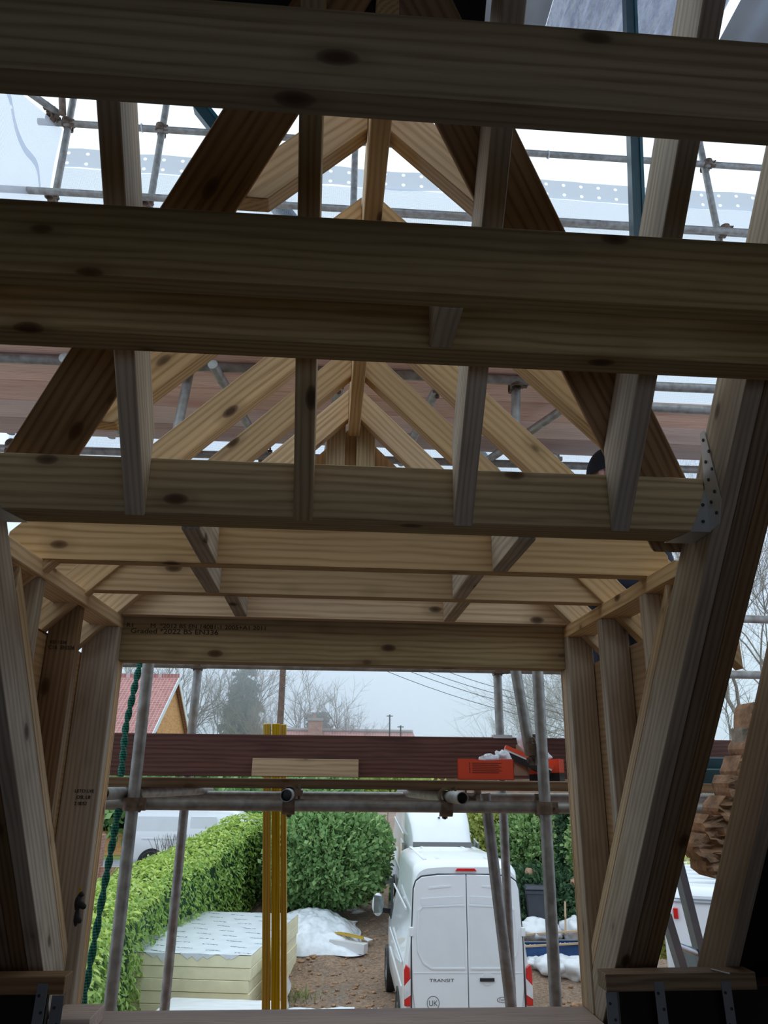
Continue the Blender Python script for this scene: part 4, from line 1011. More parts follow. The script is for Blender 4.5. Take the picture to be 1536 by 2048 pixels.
MB().bar(W((.14, -.04, 2.10)), W((1.9, -.04, 2.10)), .03, .02, R @ V((0, 0, 1))).build('window_trim', 'dull_steel', t)
mb = MB()
for z in (2.62, 2.66): mb.bar(W((.1, -.01, z)), W((2.1, -.01, z)), .012, .02, R @ V((0, 0, 1)))
mb.build('trim_strip', 'tin_grey', t)
MB().bar(W((-.02, .1, 2.60)), W((-.02, 4.4, 2.60)), .04, .05, R @ V((0, 0, 1))).build('awning_rail', 'tin_grey', t)
for y in (2.0,):
    for x in (.1, 2.1): wheel(t, W, (x, y, .32), .32, .2, -1 if x < 1 else 1)
# ladder
t = thing('ladder', (1.9, 4.2, GZ), 'aluminium ladder leaning outside, seen between the right trimmer and far rafter', 'ladder')
A0, A1 = V((1.735, 3.98, -.35)), V((2.20, 4.35, -2.7)); B0, B1 = V((1.615, 3.62, -.55)), V((1.97, 3.98, -2.0))
a0, a1 = V((1.716, 4.0, -.30)), V((2.55, 5.1, GZ)); off = V((-.095, 0, -.16))
dA = (V((1.824, 4.0, -.756))-V((1.756, 4.0, -.409)))
p0 = V((1.735, 4.0, -.30)); p1 = p0+dA*10.6; p1 = V((p1.x, p1.y+.3, p1.z))
dB = V((1.73, 4.0, -.828))-V((1.67, 4.0, -.606)); q0 = V((1.625, 3.92, -.585)); q1 = V((q0.x+dB.x*14, q0.y+.3, q0.z+dB.z*14))
MB().bar(p0, p1, .035, .07, (1, 0, 0)).build('stile', 'dull_steel', t); MB().bar(q0, q1, .035, .07, (1, 0, 0)).build('stile', 'dull_steel', t)
for k in range(7):
    z = -.72-.25*k
    f = (z-q0.z)/(q1.z-q0.z); a = q0.lerp(q1, f); f2 = (z-.06-p0.z)/(p1.z-p0.z); b = p0.lerp(p1, f2)
    MB().tube([a, b], .016, 10).build('rung', 'bright_steel', t)
tag(MB().tube([(1.83, 3.5, -.30), (1.80, 3.5, -.55), (1.70, 3.45, -.8), (1.65, 3.4, -1.0)], .003, 6).build('cable', 'cable_black'), 'thin dark cable hanging in front of the ladder', 'cable')

# ------------------------------------------------------------------ insulation packs and site materials
def pack(lab, c, wx, wy, z0, z1, rz, n, printed=True):
    t = thing('insulation_pack', (c[0], c[1], z0), lab, 'insulation', 'film wrapped insulation packs')
    W, R = frame((c[0], c[1], z0), rz); H = z1-z0; h = H/n
    bxm = lambda a, b: MB().add([W((x, y, z)) for x in (a[0], b[0]) for y in (a[1], b[1]) for z in (a[2], b[2])], [(0, 1, 3, 2), (4, 6, 7, 5), (0, 4, 5, 1), (2, 3, 7, 6), (0, 2, 6, 4), (1, 5, 7, 3)])
    rr = random.Random(5)
    for k in range(n):
        j = rr.uniform(-.015, .015)
        bxm((-wx/2+j, -wy/2+rr.uniform(-.01, .012), k*h+.004), (wx/2+j, wy/2, (k+1)*h-.004)).build('foam_board', 'cream_foam', t, bevel=.006)
    f = sheet(lambda u, v: W(((u-.5)*(wx+.03), (v-.5)*(wy+.03), H+.012+.008*noise.noise(V((u*9, v*14, 2))))), 24, 40)
    f.build('film_top', 'printed_film' if printed else 'white_sheet', t, None, R @ V((1, 0, 0)), R @ V((0, 1, 0)))
    mb = MB()
    for k in range(9):
        a = rr.uniform(-.5, .5); dz = rr.uniform(.05, .13)
        mb.add([W(((a)*wx, -wy/2-.016, H+.01)), W(((a+.12)*wx, -wy/2-.016, H+.01)), W(((a+.06)*wx, -wy/2-.017, H-dz))], [(0, 1, 2)])
    mb.build('film_skirt', 'crumpled_film', t)
    return t
pack('big pack of cream insulation boards under printed white film, beside the hedge', (-1.97, 17.35, 0), 2.35, 4.3, gz(0, 15.3)+.05, -2.90, math.radians(-9), 6)
pack('low white wrapped pack in front of the big insulation pack, just above the sill', (-1.52, 13.95, 0), 1.85, 1.2, GZ+.02, GZ+.66, math.radians(-9), 3, False)
# film hanging off the pack and the heap
o = sheet(lambda u, v: (-.80+.28*v*v+.05*noise.noise(V((u*4, v*4, 1))), 15.2+u*2.6, -2.92-1.0*v+.04*noise.noise(V((u*6, v*3, 8)))), 16, 10)
tag(o.build('loose_film', 'crumpled_film'), 'loose clear film hanging off the right side of the big insulation pack', 'film')
o = sheet(lambda u, v: (-.55+u*1.25, 16.15+(v-.5)*.22+.06*math.sin(u*9), gn(0, 16.15)+.06+.05*math.sin(v*PI)+.02*noise.noise(V((u*12, v*3, 2)))), 30, 5)
tag(o.build('film_strip', 'crumpled_film'), 'twisted strip of white film on the soil by the insulation pack', 'film')
def heap(u, v):
    x = -1.05+2.05*u; y = 19.5+2.3*v
    e = max(0., math.sin(PI*min(1, u*1.02))**.6*math.sin(PI*v)**.6)
    h = .75*e*(1-.55*u)+.10*e*noise.noise(V((u*7, v*7, 3)))+.06*e*noise.noise(V((u*17, v*17, 9)))
    return (x+.12*noise.noise(V((v*4, u, 2))), y+.15*noise.noise(V((u*4, v, 6))), gz(x, y)+.03+h)
tag(sheet(heap, 60, 50).build('plastic_sheeting', 'crumpled_film'), 'heap of crumpled white plastic sheeting left of the nearest van', 'sheeting')
t = thing('timber_pack', (.75, 19.8, gz(0, 19.8)), 'film wrapped pack of orange battens poking out of the plastic heap', 'battens')
for k in range(3): MB().bar((.25, 20.1+.09*k, gz(0, 20)+.34), (1.03, 19.7+.09*k, gz(0, 19.7)+.30), .06, .03, (0, 1, 0)).build('batten', 'yellow_treated_wood', t)
MB().bar((.3, 19.9, gz(0, 19.9)+.15), (1.08, 19.6, gz(0, 19.6)+.13), .30, .20, (0, 1, 0)).build('wrapped_bundle', 'white_sheet', t)
tag(MB().extrude([(.85, 20.4, gz(0, 20.4)+.16), (1.15, 20.0, gz(0, 20)+.14), (1.28, 20.25, gz(0, 20.2)+.10)], (0, 0, .02)).build('film_scrap', 'white_sheet'), 'white pointed scrap of board at the end of the batten pack', 'scrap')
for i, (x, y, lab) in enumerate(((.62, 14.2, 'white paper scraps on the soil left of the nearest van'), (.35, 13.9, 'small red scrap on the soil'), (.42, 14.9, 'small white scrap near the green weeds'))):
    o = MB().ball((x, y, gn(x, y)+.02), .06, 10, 6, (1.2, .8, .3), .5, i+2, 3).build('litter', 'red_lens' if i == 1 else 'white_panel'); tag(o, lab, 'litter')
# grass tufts
mb = MB(); rnd = random.Random(11); tint = []
for cx, cy, n_ in ((-.35, 17.2, 120), (.2, 15.6, 70)):
    for k in range(n_):
        x = cx+rnd.gauss(0, .22); y = cy+rnd.gauss(0, .18); z = gn(x, y); a = rnd.uniform(0, 2*PI); h = rnd.uniform(.06, .16)
        mb.add([(x, y, z), (x+.02*math.cos(a), y+.02*math.sin(a), z), (x+.07*math.cos(a+1), y+.07*math.sin(a+1), z+h)], [(0, 1, 2)]); tint += [rnd.random()]*3
tag(mb.build('weeds', 'lawn', None, attr=tint), 'small green weeds growing on the soil near the insulation pack', 'weeds', kind='stuff')
# tyre-track grating / puddle planks
for k, (x, y, lab) in enumerate(((1.02, 15.9, 'pale ribbed strip of wet board on the soil by the van\'s front wheel'), (1.0, 14.2, 'pale plastic scrap by the van\'s rear wheel'))):
    t = thing('ribbed_strip', (x, y, gn(x, y)), lab, 'scrap')
    for q in range(5): MB().bar((x-.12+.06*q, y-.35, gn(x, y)+.03), (x-.05+.06*q, y+.45, gn(x, y)+.06), .03, .02, (1, 0, 0)).build('slat', 'white_panel' if q % 2 else 'dirty_softwood', t)
# bins, bags and crates right of the van
def bin_(lab, x, y, rz, body, lid, h=1.0, w_=.56, z=None):
    z = gz(x, y) if z is None else z
    W, R = frame((x, y, z), rz); t = thing('wheelie_bin', (x, y, z), lab, 'bin')
    b0 = [W((sx*w_*.40, sy*.27, .06)) for sx, sy in ((-1, -1), (1, -1), (1, 1), (-1, 1))]; b1 = [W((sx*w_*.5, sy*.36, h)) for sx, sy in ((-1, -1), (1, -1), (1, 1), (-1, 1))]
    MB().hexa(b0, b1).build('bin_body', body, t, bevel=.02)
    MB().hexa([W((sx*w_*.53, sy*.39, h+.0)) for sx, sy in ((-1, -1), (1, -1), (1, 1), (-1, 1))], [W((sx*w_*.45, sy*.34, h+.07)) for sx, sy in ((-1, -1), (1, -1), (1, 1), (-1, 1))]).build('lid', lid, t, bevel=.015)
    MB().bar(W((-w_*.53, -.36, h-.06)), W((w_*.53, -.36, h-.06)), .06, .03, R @ V((0, 0, 1))).build('rim', body, t)
    MB().tube([W((-w_*.4, .42, h)), W((w_*.4, .42, h))], .015, 8).build('handle', body, t)
    for sx in (-1, 1): MB().disc(W((sx*w_*.42, .28, .1)), R @ V((1, 0, 0)), .1, .05, 16).build('wheel', 'black_rubber', t)
    return t
bin_('dark grey wheelie bin right of the nearest van', 5.45, 20.9, -.15, 'bin_grey', 'bin_grey', 1.03, .66)
bin_('dark bin with a blue lid behind the grey wheelie bin', 5.62, 22.1, -.1, 'navy_plastic', 'navy_plastic', 1.08)
tag(MB().ball((5.40, 21.5, gz(0, 21.5)+1.22), .14, 10, 8, (1, 1, .8), .4, 3).build('cardboard', 'brown_card'), 'brown cardboard stuffed between the bins', 'cardboard')
bl = sheet(lambda u, v: (5.80+u*.45, 21.2+v*.5, gz(0, 21.2)+1.12-.55*max(0, u-.5)*1.6+.12*noise.noise(V((u*3, v*3, 1)))), 14, 10)
tag(bl.build('green_tarp', 'green_plastic'), 'green sheet draped over the dark bin', 'sheet')
tag(MB().ball((6.42, 21.3, gz(0, 21.3)+.62), .26, 14, 10, (.5, .6, 1.2), .5, 6).build('green_bag', 'green_plastic'), 'green bag standing right of the bins', 'bag')
tag(MB().ball((6.48, 21.2, gz(0, 21.3)+1.05), .12, 10, 8, (1, 1, 1), .6, 9).build('garden_waste', 'old_brick'), 'brown garden waste on top of the green bag', 'waste')
def sack(lab, x, y, r, sc, seed, h=.12, mat='white_sheet'):
    z = gz(x, y)+h
    tag(MB().ball((x, y, z), r, 28, 18, sc, .35, seed, 2.4).build('rubble_sack', mat), lab, 'sack', 'white rubble sacks')
sack('large white sack behind the blue crates, left of the right inner pole', 5.20, 20.2, .42, (1.4, 1, .6), 3, .30)
sack('white sack behind the blue crates, against the right jamb', 6.25, 20.4, .42, (1.1, 1, .7), 8, .25)
sack('white sack lying in front of the blue crates', 5.15, 18.5, .36, (1.3, 1.1, .6), 12, .15)
sack('greyish filled sack in front of the right jamb', 5.60, 18.3, .36, (1.3, 1, .65), 15, .15)
sack('small white bag left of the right inner pole in front of the crates', 4.80, 18.8, .24, (1.2, 1., .5), 19, .1)
for (x, y, lab) in ((4.95, 19.35, 'blue crate left of the right inner pole'), (5.68, 19.45, 'blue crate right of the right inner pole')):
    t = thing('plastic_crate', (x, y, gz(x, y)), lab, 'crate', 'blue plastic crates'); z = gz(x, y)+.04; h = .26; a, b = .33, .22
    for (p, q) in (((-a, -b), (a, -b)), ((a, -b), (a, b)), ((a, b), (-a, b)), ((-a, b), (-a, -b))):
        MB().bar((x+p[0], y+p[1], z+h/2), (x+q[0], y+q[1], z+h/2), .02, h, (0, 0, 1) if False else (q[1]-p[1], -(q[0]-p[0]), 0)).build('side', 'navy_plastic', t)
        MB().bar((x+p[0], y+p[1], z+h), (x+q[0], y+q[1], z+h), .035, .025, (q[1]-p[1], -(q[0]-p[0]), 0)).build('rim', 'tin_grey', t)
    MB().box((x-a, y-b, z), (x+a, y+b, z+.02)).build('base', 'navy_plastic', t)
    for k in range(5): MB().bar((x-a+.1+.11*k, y-b, z+h*.75), (x-a+.08+.11*k, y+b*.2, z+h*.9), .02, .012, (1, 0, 0)).build('divider', 'white_panel', t)
GW = 'scrap timbers by the crates'
timber('scrap_timber', 'orange timber lying across the back of the blue crates', 'timber', (4.65, 19.72, gz(0, 19.7)+.36), (6.3, 19.85, gz(0, 19.8)+.42), .05, .04, (0, 1, 0), 'fresh_softwood', GW)
timber('scrap_timber', 'orange timber lying along the front of the blue crates', 'timber', (4.6, 19.1, gz(0, 19.1)+.33), (6.1, 19.2, gz(0, 19.2)+.36), .05, .04, (0, 1, 0), 'fresh_softwood', GW)
timber('scrap_timber', 'thin orange lath standing among the white sacks', 'timber', (5.80, 19.9, gz(0, 19.9)+.3), (5.92, 20.2, gz(0, 20)+.95), .04, .03, (1, 0, 0), 'fresh_softwood', GW)
t = thing('wooden_frame', (6.5, 20.9, gz(0, 20.9)), 'broken orange wooden frame leaning on a green sheet behind the sacks', 'frame')
for a, b in (((5.0, 17., .42), (5.9, 17.3, .85)), ((5.0, 17., .30), (5.7, 17.3, .62)), ((5.0, 17, .28), (5.05, 17, .45)), ((5.75, 17.3, .6), (5.9, 17.3, .86)), ((5.4, 17.15, .46), (5.45, 17.15, .62))):
    g = gz(0, 20.9); MB().bar((a[0]+1.05, a[1]+3.8, g+a[2]), (b[0]+1.05, b[1]+3.8, g+b[2]), .05, .04, (0, 1, 0)).build('rail', 'fresh_softwood', t)
tag(MB().ball((6.65, 20.75, gz(0, 20.7)+.25), .36, 16, 10, (1.3, 1, .8), .4, 4).build('green_sheet', 'green_plastic'), 'crumpled green sheet under the broken wooden frame', 'sheet')
tag(MB().box((5.52, 17.3, GZ), (5.78, 17.55, GZ+.42)).build('timber_block', 'fresh_softwood', bevel=.01), 'orange block on the ground at the foot of the right jamb', 'block')

# ------------------------------------------------------------------ plants
class Leaves:
    def __init__(s, seed): s.mb = MB(); s.t = []; s.r = random.Random(seed)
    def leaf(s, p, n, L, wd, tint, fold=.25):
        r = s.r; n = V(n).normalized(); a = n.orthogonal().normalized(); b = n.cross(a); th = r.uniform(0, 2*PI)
        d = (a*math.cos(th)+b*math.sin(th)); q = n.cross(d); p = V(p)
        v = [p, p+d*L*.5+q*wd*.5+n*wd*fold, p+d*L, p+d*L*.5-q*wd*.5+n*wd*fold]
        s.mb.add(v, [(0, 1, 2), (0, 2, 3)], True); s.t += [min(1, max(0, tint+r.uniform(-.18, .18)))]*4
    def spray(s, p, d, L, wd, tint, k=4):
        """feathery conifer spray pointing along d"""
        r = s.r; d = V(d).normalized(); q = d.orthogonal().normalized(); q = (q*math.cos(r.uniform(0, 6.3))+d.cross(q)*math.sin(r.uniform(0, 6.3))).normalized(); p = V(p)
        for j in range(k):
            f = (j+.5)/k; c = p+d*L*f*.7; sg = 1 if j % 2 else -1
            e = c+(d*.7+q*sg*.7)*L*.42
            m_ = (c+e)/2; nn = d.cross(q)*wd*.4
            s.mb.add([c, m_+(q*.4-d*.4)*wd+nn, e, m_-(q*.4-d*.4)*wd-nn], [(0, 1, 2, 3)], True); s.t += [min(1, max(0, tint+r.uniform(-.25, .25)))]*4
def lerp_path(P, f):
    f = f*(len(P)-1); i = min(int(f), len(P)-2); f -= i
    return [a+(b-a)*f for a, b in zip(P[i], P[i+1])]
# laurel hedge
t = thing('laurel_hedge', (-3.4, 15, gz(0, 15)), 'bright green laurel hedge running along the left of the drive', 'hedge')
HP = [(-2.75, 6.8, -2.1, .75), (-3.2, 9.5, -2.05, .75), (-3.75, 13, -2.02, .75), (-3.85, 17, -1.98, .78), (-3.15, 20.5, -1.70, .75), (-2.05, 24.0, -1.04, .66)]
LV = Leaves(21); r = LV.r
for i in range(19000):
    f = r.random()**.72 if i % 2 else r.random(); x, y, zt, hw = lerp_path(HP, 1-f if False else f)
    a = lerp_path(HP, min(1, f+.02)); dx, dy = a[0]-x, a[1]-y; l = math.hypot(dx, dy) or 1; nx, ny = dy/l, -dx/l
    g = gz(0, y); u = r.random()
    wv_ = .10*noise.noise(V((x*1.2, y*1.2, 2)))
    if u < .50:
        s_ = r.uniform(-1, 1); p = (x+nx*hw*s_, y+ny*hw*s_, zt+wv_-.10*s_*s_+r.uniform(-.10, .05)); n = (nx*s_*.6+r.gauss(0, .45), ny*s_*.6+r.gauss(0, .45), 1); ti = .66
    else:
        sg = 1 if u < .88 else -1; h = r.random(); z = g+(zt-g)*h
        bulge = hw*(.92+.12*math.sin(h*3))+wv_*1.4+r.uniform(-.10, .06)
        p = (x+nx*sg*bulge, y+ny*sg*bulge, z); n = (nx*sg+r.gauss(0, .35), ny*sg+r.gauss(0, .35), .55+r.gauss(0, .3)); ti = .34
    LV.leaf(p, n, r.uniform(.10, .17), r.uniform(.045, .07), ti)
for i in range(5200):   # near end, close to the house
    s_, h = r.uniform(-1, 1), r.random()
    p = (-2.75+s_*.75+r.uniform(-.05, .05), 6.75+r.uniform(-.15, .15), GZ+2.0*h); LV.leaf(p, (r.gauss(0, .5), -1, .6), r.uniform(.10, .17), .06, .4)
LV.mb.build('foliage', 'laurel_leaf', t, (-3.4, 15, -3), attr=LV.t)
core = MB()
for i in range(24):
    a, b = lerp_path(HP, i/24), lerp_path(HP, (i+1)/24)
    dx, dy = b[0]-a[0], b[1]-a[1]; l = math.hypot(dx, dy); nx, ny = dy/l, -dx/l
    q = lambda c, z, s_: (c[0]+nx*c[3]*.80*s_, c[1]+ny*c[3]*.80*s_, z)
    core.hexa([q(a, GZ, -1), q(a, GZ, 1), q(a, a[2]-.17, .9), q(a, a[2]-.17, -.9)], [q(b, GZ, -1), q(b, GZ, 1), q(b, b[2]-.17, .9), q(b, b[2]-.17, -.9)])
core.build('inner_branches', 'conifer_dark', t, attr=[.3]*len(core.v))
# twiggy shrub in front of the far van
def twigs(name, lab, c, n_, h, spread, seed, mat='bark', cat='shrub'):
    mb = MB(); rr = random.Random(seed); c = V(c)
    for k in range(n_):
        d = V((rr.gauss(0, spread), rr.gauss(0, spread), 1)).normalized(); p = c+V((rr.gauss(0, .15), rr.gauss(0, .15), 0))
        pts = [p]
        for j in range(4): d = (d+V((rr.gauss(0, .12), rr.gauss(0, .12), .05))).normalized(); pts.append(pts[-1]+d*h/4)
        mb.tube(pts, [.012, .010, .008, .006, .004], 4, caps=False)
    tag(mb.build(name, mat), lab, cat)
twigs('bare_shrub', 'bare twiggy shrub in front of the side-on van', (-3.9, 22.6, -2.6), 60, 1.15, .22, 5)
def conifer_blob(name, lab, c, rx, rz, n_, mat, seed, tint=.55, L=.30, cone=0., group=None):
    c = V(c); t = thing(name, (c.x, c.y, gz(c.x, c.y)), lab, 'conifer', group); LV = Leaves(seed); r = LV.r
    for i in range(n_):
        ph = r.uniform(0, 2*PI); u = r.uniform(-1, 1); k = (r.random()**.35)
        rad = math.sqrt(max(0, 1-abs(u)**2.6))*(1-cone*(u+1)/2)
        lump = 1+.22*noise.noise(V((math.cos(ph)*1.7, math.sin(ph)*1.7, u*2+seed)))+.12*noise.noise(V((math.cos(ph)*5, math.sin(ph)*5, u*6+seed)))
        rr_ = rx*rad*lump*(.62+.38*k)
        p = c+V((rr_*math.cos(ph), rr_*math.sin(ph), u*rz))
        d = V((math.cos(ph)*.8, math.sin(ph)*.8, .35+.5*u+r.gauss(0, .3)))+V((r.gauss(0, .3), r.gauss(0, .3), 0))
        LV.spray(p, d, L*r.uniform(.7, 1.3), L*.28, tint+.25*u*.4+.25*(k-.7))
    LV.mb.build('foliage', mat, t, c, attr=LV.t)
    mb = MB(); g = gz(c.x, c.y)-.1
    mb.tube([(c.x, c.y, g), (c.x+.05, c.y, c.z-rz*.4), (c.x, c.y, c.z+rz*.7)], [.14, .11, .03], 10)
    for k in range(14):
        a = r.uniform(0, 2*PI); z = c.z-rz+r.uniform(0.0, 1.5*rz); mb.tube([(c.x, c.y, z), (c.x+.55*rx*math.cos(a), c.y+.55*rx*math.sin(a), z+.25), ], [.04, .012], 5)
    mb.build('trunk', 'bark', t)
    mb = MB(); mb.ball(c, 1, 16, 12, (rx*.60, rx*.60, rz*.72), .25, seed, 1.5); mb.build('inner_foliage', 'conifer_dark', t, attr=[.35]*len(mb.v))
conifer_blob('conifer_bush', 'large rounded green conifer bush left of the vans', (.18, 22.2, -1.93), 1.45, 1.12, 11000, 'conifer_green', 31, .55, .30)
conifer_blob('conifer_bush', 'dark spreading lower conifer branches beside the laurel hedge, behind the yellow battens', (-.85, 23.2, -2.2), .75, .95, 3500, 'conifer_green', 36, .3, .28)
conifer_blob('conifer_tree', 'yellow green conifer right of the vans', (5.35, 23.96, -1.98), 1.07, 1.30, 7000, 'conifer_gold', 32, .55, .30)
conifer_blob('conifer_tree', 'green conifer between the yellow one and the right inner pole', (5.93, 23.05, -2.09), 0.96, 1.30, 6000, 'conifer_green', 33, .65, .28)
conifer_blob('conifer_tree', 'narrow dark conifer just right of the right inner pole', (6.67, 22.15, -2.26), 0.47, 1.41, 3500, 'conifer_dark', 34, .5, .24, .7)
conifer_blob('conifer_tree', 'light green conifer against the right jamb', (7.46, 21.92, -2.09), 0.85, 1.36, 5000, 'conifer_green', 35, .72, .28)
conifer_blob('conifer_bush', 'dark low conifer growth behind the wheelie bins', (5.88, 22.15, -3.11), 1.36, 0.85, 5000, 'conifer_dark', 38, .6, .26)
conifer_blob('privet_bush', 'pale yellow green bush behind the caravan', (6.9, 14.6, -2.0), 1.5, .95, 7000, 'conifer_gold', 37, .75, .20)
# bare trees
def bare_tree(name, lab, base, h, seed, mat='bark', spread=.5, levels=5, r0=.18, kids=3, group=None, clear=.28):
    rr = random.Random(seed); mb = MB(); mt_ = MB(); base = V(base); t = thing(name, base, lab, 'tree', group)
    def grow(p, d, L, r_, lv):
        n = 3 if lv < levels-1 else 2; pts = [p]; dd = d
        for k in range(n):
            dd = (dd+V((rr.gauss(0, .12), rr.gauss(0, .12), rr.gauss(.03, .06)))).normalized(); pts.append(pts[-1]+dd*L/n)
        (mt_ if lv == 0 else mb).tube(pts, [r_*(1-.45*i/n) for i in range(n+1)], 6 if lv < 2 else 3, caps=False)
        if lv >= levels: return
        for k in range(kids if lv else kids+3):
            f = rr.uniform(.45, 1.) if lv else rr.uniform(clear, 1.)
            q = pts[min(int(f*n), n-1)].lerp(pts[min(int(f*n), n-1)+1], f*n-min(int(f*n), n-1)) if f < 1 else pts[-1]
            a = rr.uniform(0, 2*PI); o = dd.orthogonal().normalized(); o = o*math.cos(a)+dd.cross(o)*math.sin(a)
            nd = (dd*(1-spread*.7)+o*spread+V((0, 0, .12))).normalized()
            grow(q, nd, L*rr.uniform(.5, .72), r_*.52, lv+1)
        grow(pts[-1], dd, L*.66, r_*.55, lv+1)
    grow(base, V((0, 0, 1)), h*.42, r0, 0)
    mt_.build('trunk', mat, t); mb.build('branches', mat, t)
GF = 'distant bare trees in the mist'
bare_tree('bare_tree', 'misty bare tree behind the brick house gable', (-11.5, 62, -2.8), 13, 1, 'bark', .55, 5, .22, 3, GF)
bare_tree('bare_tree', 'misty bare tree left of the far spruce', (-8.4, 66, -2.8), 13.5, 2, 'bark', .5, 5, .2, 3, GF)
bare_tree('bare_tree', 'pale misty bush-like tree low in front of the far spruce', (-5.8, 58, -2.8), 8, 3, 'pale_bark', .45, 5, .12, 3, GF, .05)
bare_tree('bare_tree', 'pale misty tree left of the utility pole', (-4.2, 60, -2.8), 8.5, 4, 'pale_bark', .45, 5, .12, 3, GF, .05)
bare_tree('bare_tree', 'small misty bare tree right of the chimney', (1.4, 62, -2.8), 9.4, 6, 'bark', .55, 5, .14, 3, GF)
bare_tree('bare_tree', 'misty bare tree seen between the slanting tube and the right inner pole', (16.5, 66, -2.8), 12.0, 7, 'bark', .5, 5, .2, 3, GF)
bare_tree('bare_tree', 'misty bare tree beside the right jamb', (19.3, 68, -2.8), 13.0, 8, 'bark', .5, 5, .2, 3, GF)
bare_tree('bare_tree', 'misty bare tree at the far left, above the red roof', (-16, 64, -2.8), 13.0, 9, 'bark', .55, 5, .2, 3, GF)
bare_tree('bare_tree', 'big pale bare tree filling the gap at the right edge of the view', (12.6, 20.5, -3.6), 15.0, 12, 'pale_bark', .55, 6, .10, 4, None, .05)
bare_tree('bare_tree', 'slender bare tree low at the right edge, behind the teal brace', (10.6, 21.5, -3.2), 9.0, 14, 'pale_bark', .6, 5, .10, 3, None, .05)
def spruce(name, lab, base, h, rad, seed, nlay, dens, mat='spruce_needle', droop=.25, group=None):
    base = V(base); t = thing(name, base, lab, 'tree', group); LV = Leaves(seed); r = LV.r
    for k in range(nlay):
        f = (k+.5)/nlay; z = h*(.10+.88*f); R_ = rad*(1-f)**.8*r.uniform(.75, 1.1)+.05
        for j in range(max(3, int(dens*(1-f)+3))):
            a = r.uniform(0, 2*PI); L = R_*r.uniform(.6, 1.1)
            p = base+V((0, 0, z)); d = V((math.cos(a), math.sin(a), -droop+r.gauss(.1, .1)))
            for q in range(7): LV.spray(p+d*L*(q+.4)/7, d+V((r.gauss(0, .5), r.gauss(0, .5), -.3)), 1.0, .34, .5, 4)
    LV.mb.build('foliage', mat, t, base, attr=LV.t)
    MB().tube([base, base+V((0, 0, h))], [.25, .03], 8).build('trunk', 'bark', t)
spruce('spruce_tree', 'tall misty spruce left of the utility pole', (-6.9, 66, -2.8), 11.9, 2.6, 41, 30, 17)
spruce('spruce_tree', 'misty blue green spruce right of the utility pole, behind the chimney', (-.7, 68, -2.8), 8.4, 2.4, 42, 24, 18)
bare_tree('larch_tree', 'tall sparse misty larch just right of the utility pole', (-1.5, 66, -2.8), 12.5, 15, 'bark', .62, 4, .14, 4, None, .15)

# ------------------------------------------------------------------ houses beyond the road
W, R = frame((-9.35, 43, -2.8), math.radians(-6))
t = thing('brick_house', (-9.35, 43, -2.8), 'orange brick house with a red tiled roof and white bargeboards at left', 'house')
# gable end faces the viewer's right
L_, D_, e, rh = 12., 7.2, 4.9, 8.1
def Lx(x, y, z): return W((x, y, z))
t_w = MB()
t_w.extrude([Lx(0, 0, 0), Lx(0, D_, 0), Lx(0, D_, e), Lx(0, D_/2, rh), Lx(0, 0, e)], R @ V((-L_, 0, 0)))
t_w.build('wall', 'orange_brickwork', t, W((0, 0, 0)), R @ V((1, 0, 0)), R @ V((0, 1, 0)))
for sg in (0, 1):
    y0 = -.35 if sg == 0 else D_+.35
    sl = (rh-e)/(D_/2); z0 = e-.35*sl+.08
    q = [Lx(.28, y0, z0), Lx(.28, D_/2, rh+.10), Lx(-L_, D_/2, rh+.10), Lx(-L_, y0, z0)]
    ax = (q[2]-q[1]); sd = q[0]-q[1]
    MB().extrude(q, (0, 0, .14)).build('roof', 'red_roof_tiles', t, q[0], ax, sd)
    MB().bar(Lx(.30, y0, z0-.02), Lx(.30, D_/2, rh+.06), .05, .28, R @ V((1, 0, 0))).build('bargeboard', 'white_fascia', t)
MB().bar(Lx(.28, D_/2, rh+.25), Lx(-L_, D_/2, rh+.25), .3, .15, (0, 0, 1)).build('ridge_tiles', 'red_roof_tiles', t)
MB().bar(Lx(.2, -.45, e-.35), Lx(-L_, -.45, e-.35), .12, .12, (0, 0, 1)).build('gutter', 'black_plastic', t)
MB().tube([Lx(.08, .9, 5.3), Lx(.08, .9, 0)], .07, 8).build('downpipe', 'cable_black', t)
wn = MB().box((0, 0, 0), (0, 0, 0)); wn = MB()
wn.extrude([Lx(.02, 2.0, 3.5), Lx(.02, 3.0, 3.5), Lx(.02, 3.0, 4.8), Lx(.02, 2.0, 4.8)], R @ V((.06, 0, 0))); wf = wn.build('window', 'white_fascia', t)
MW[wf.name] = MW[t.name] @ wf.matrix_basis
MB().extrude([Lx(.085, 2.1, 3.6), Lx(.085, 2.45, 3.6), Lx(.085, 2.45, 4.7), Lx(.085, 2.1, 4.7)], R @ V((.01, 0, 0))).build('pane', 'dark_glass', wf)
MB().extrude([Lx(.085, 2.55, 3.6), Lx(.085, 2.9, 3.6), Lx(.085, 2.9, 4.7), Lx(.085, 2.55, 4.7)], R @ V((.01, 0, 0))).build('pane', 'dark_glass', wf)
t = thing('bungalow', (0, 58, -2.8), 'misty bungalow roof with a brick chimney just above the toe board', 'house')
MB().box((-4.5, 56, -2.8), (7, 62, .4)).build('wall', 'red_brickwork', t)
MB().extrude([(-5, 55.6, .3), (7.5, 55.6, .3), (6.5, 59, 3.22), (-3.8, 59, 3.22)], (0, .1, .12)).build('roof', 'red_roof_tiles', t, (0, 55.6, .3), (1, 0, 0), (0, 1, .85))
MB().tube([(-3.8, 59, 3.35), (6.5, 59, 3.33)], .12, 8).build('ridge_tiles', 'render_grey', t)
ch = MB().box((-1.25, 58.3, 2.0), (-.22, 59.3, 4.05)).build('chimney', 'red_brickwork', t); MW[ch.name] = MW[t.name] @ ch.matrix_basis
MB().box((-1.32, 58.2, 3.95), (-.15, 59.4, 4.15)).build('chimney_cap', 'render_grey', ch)
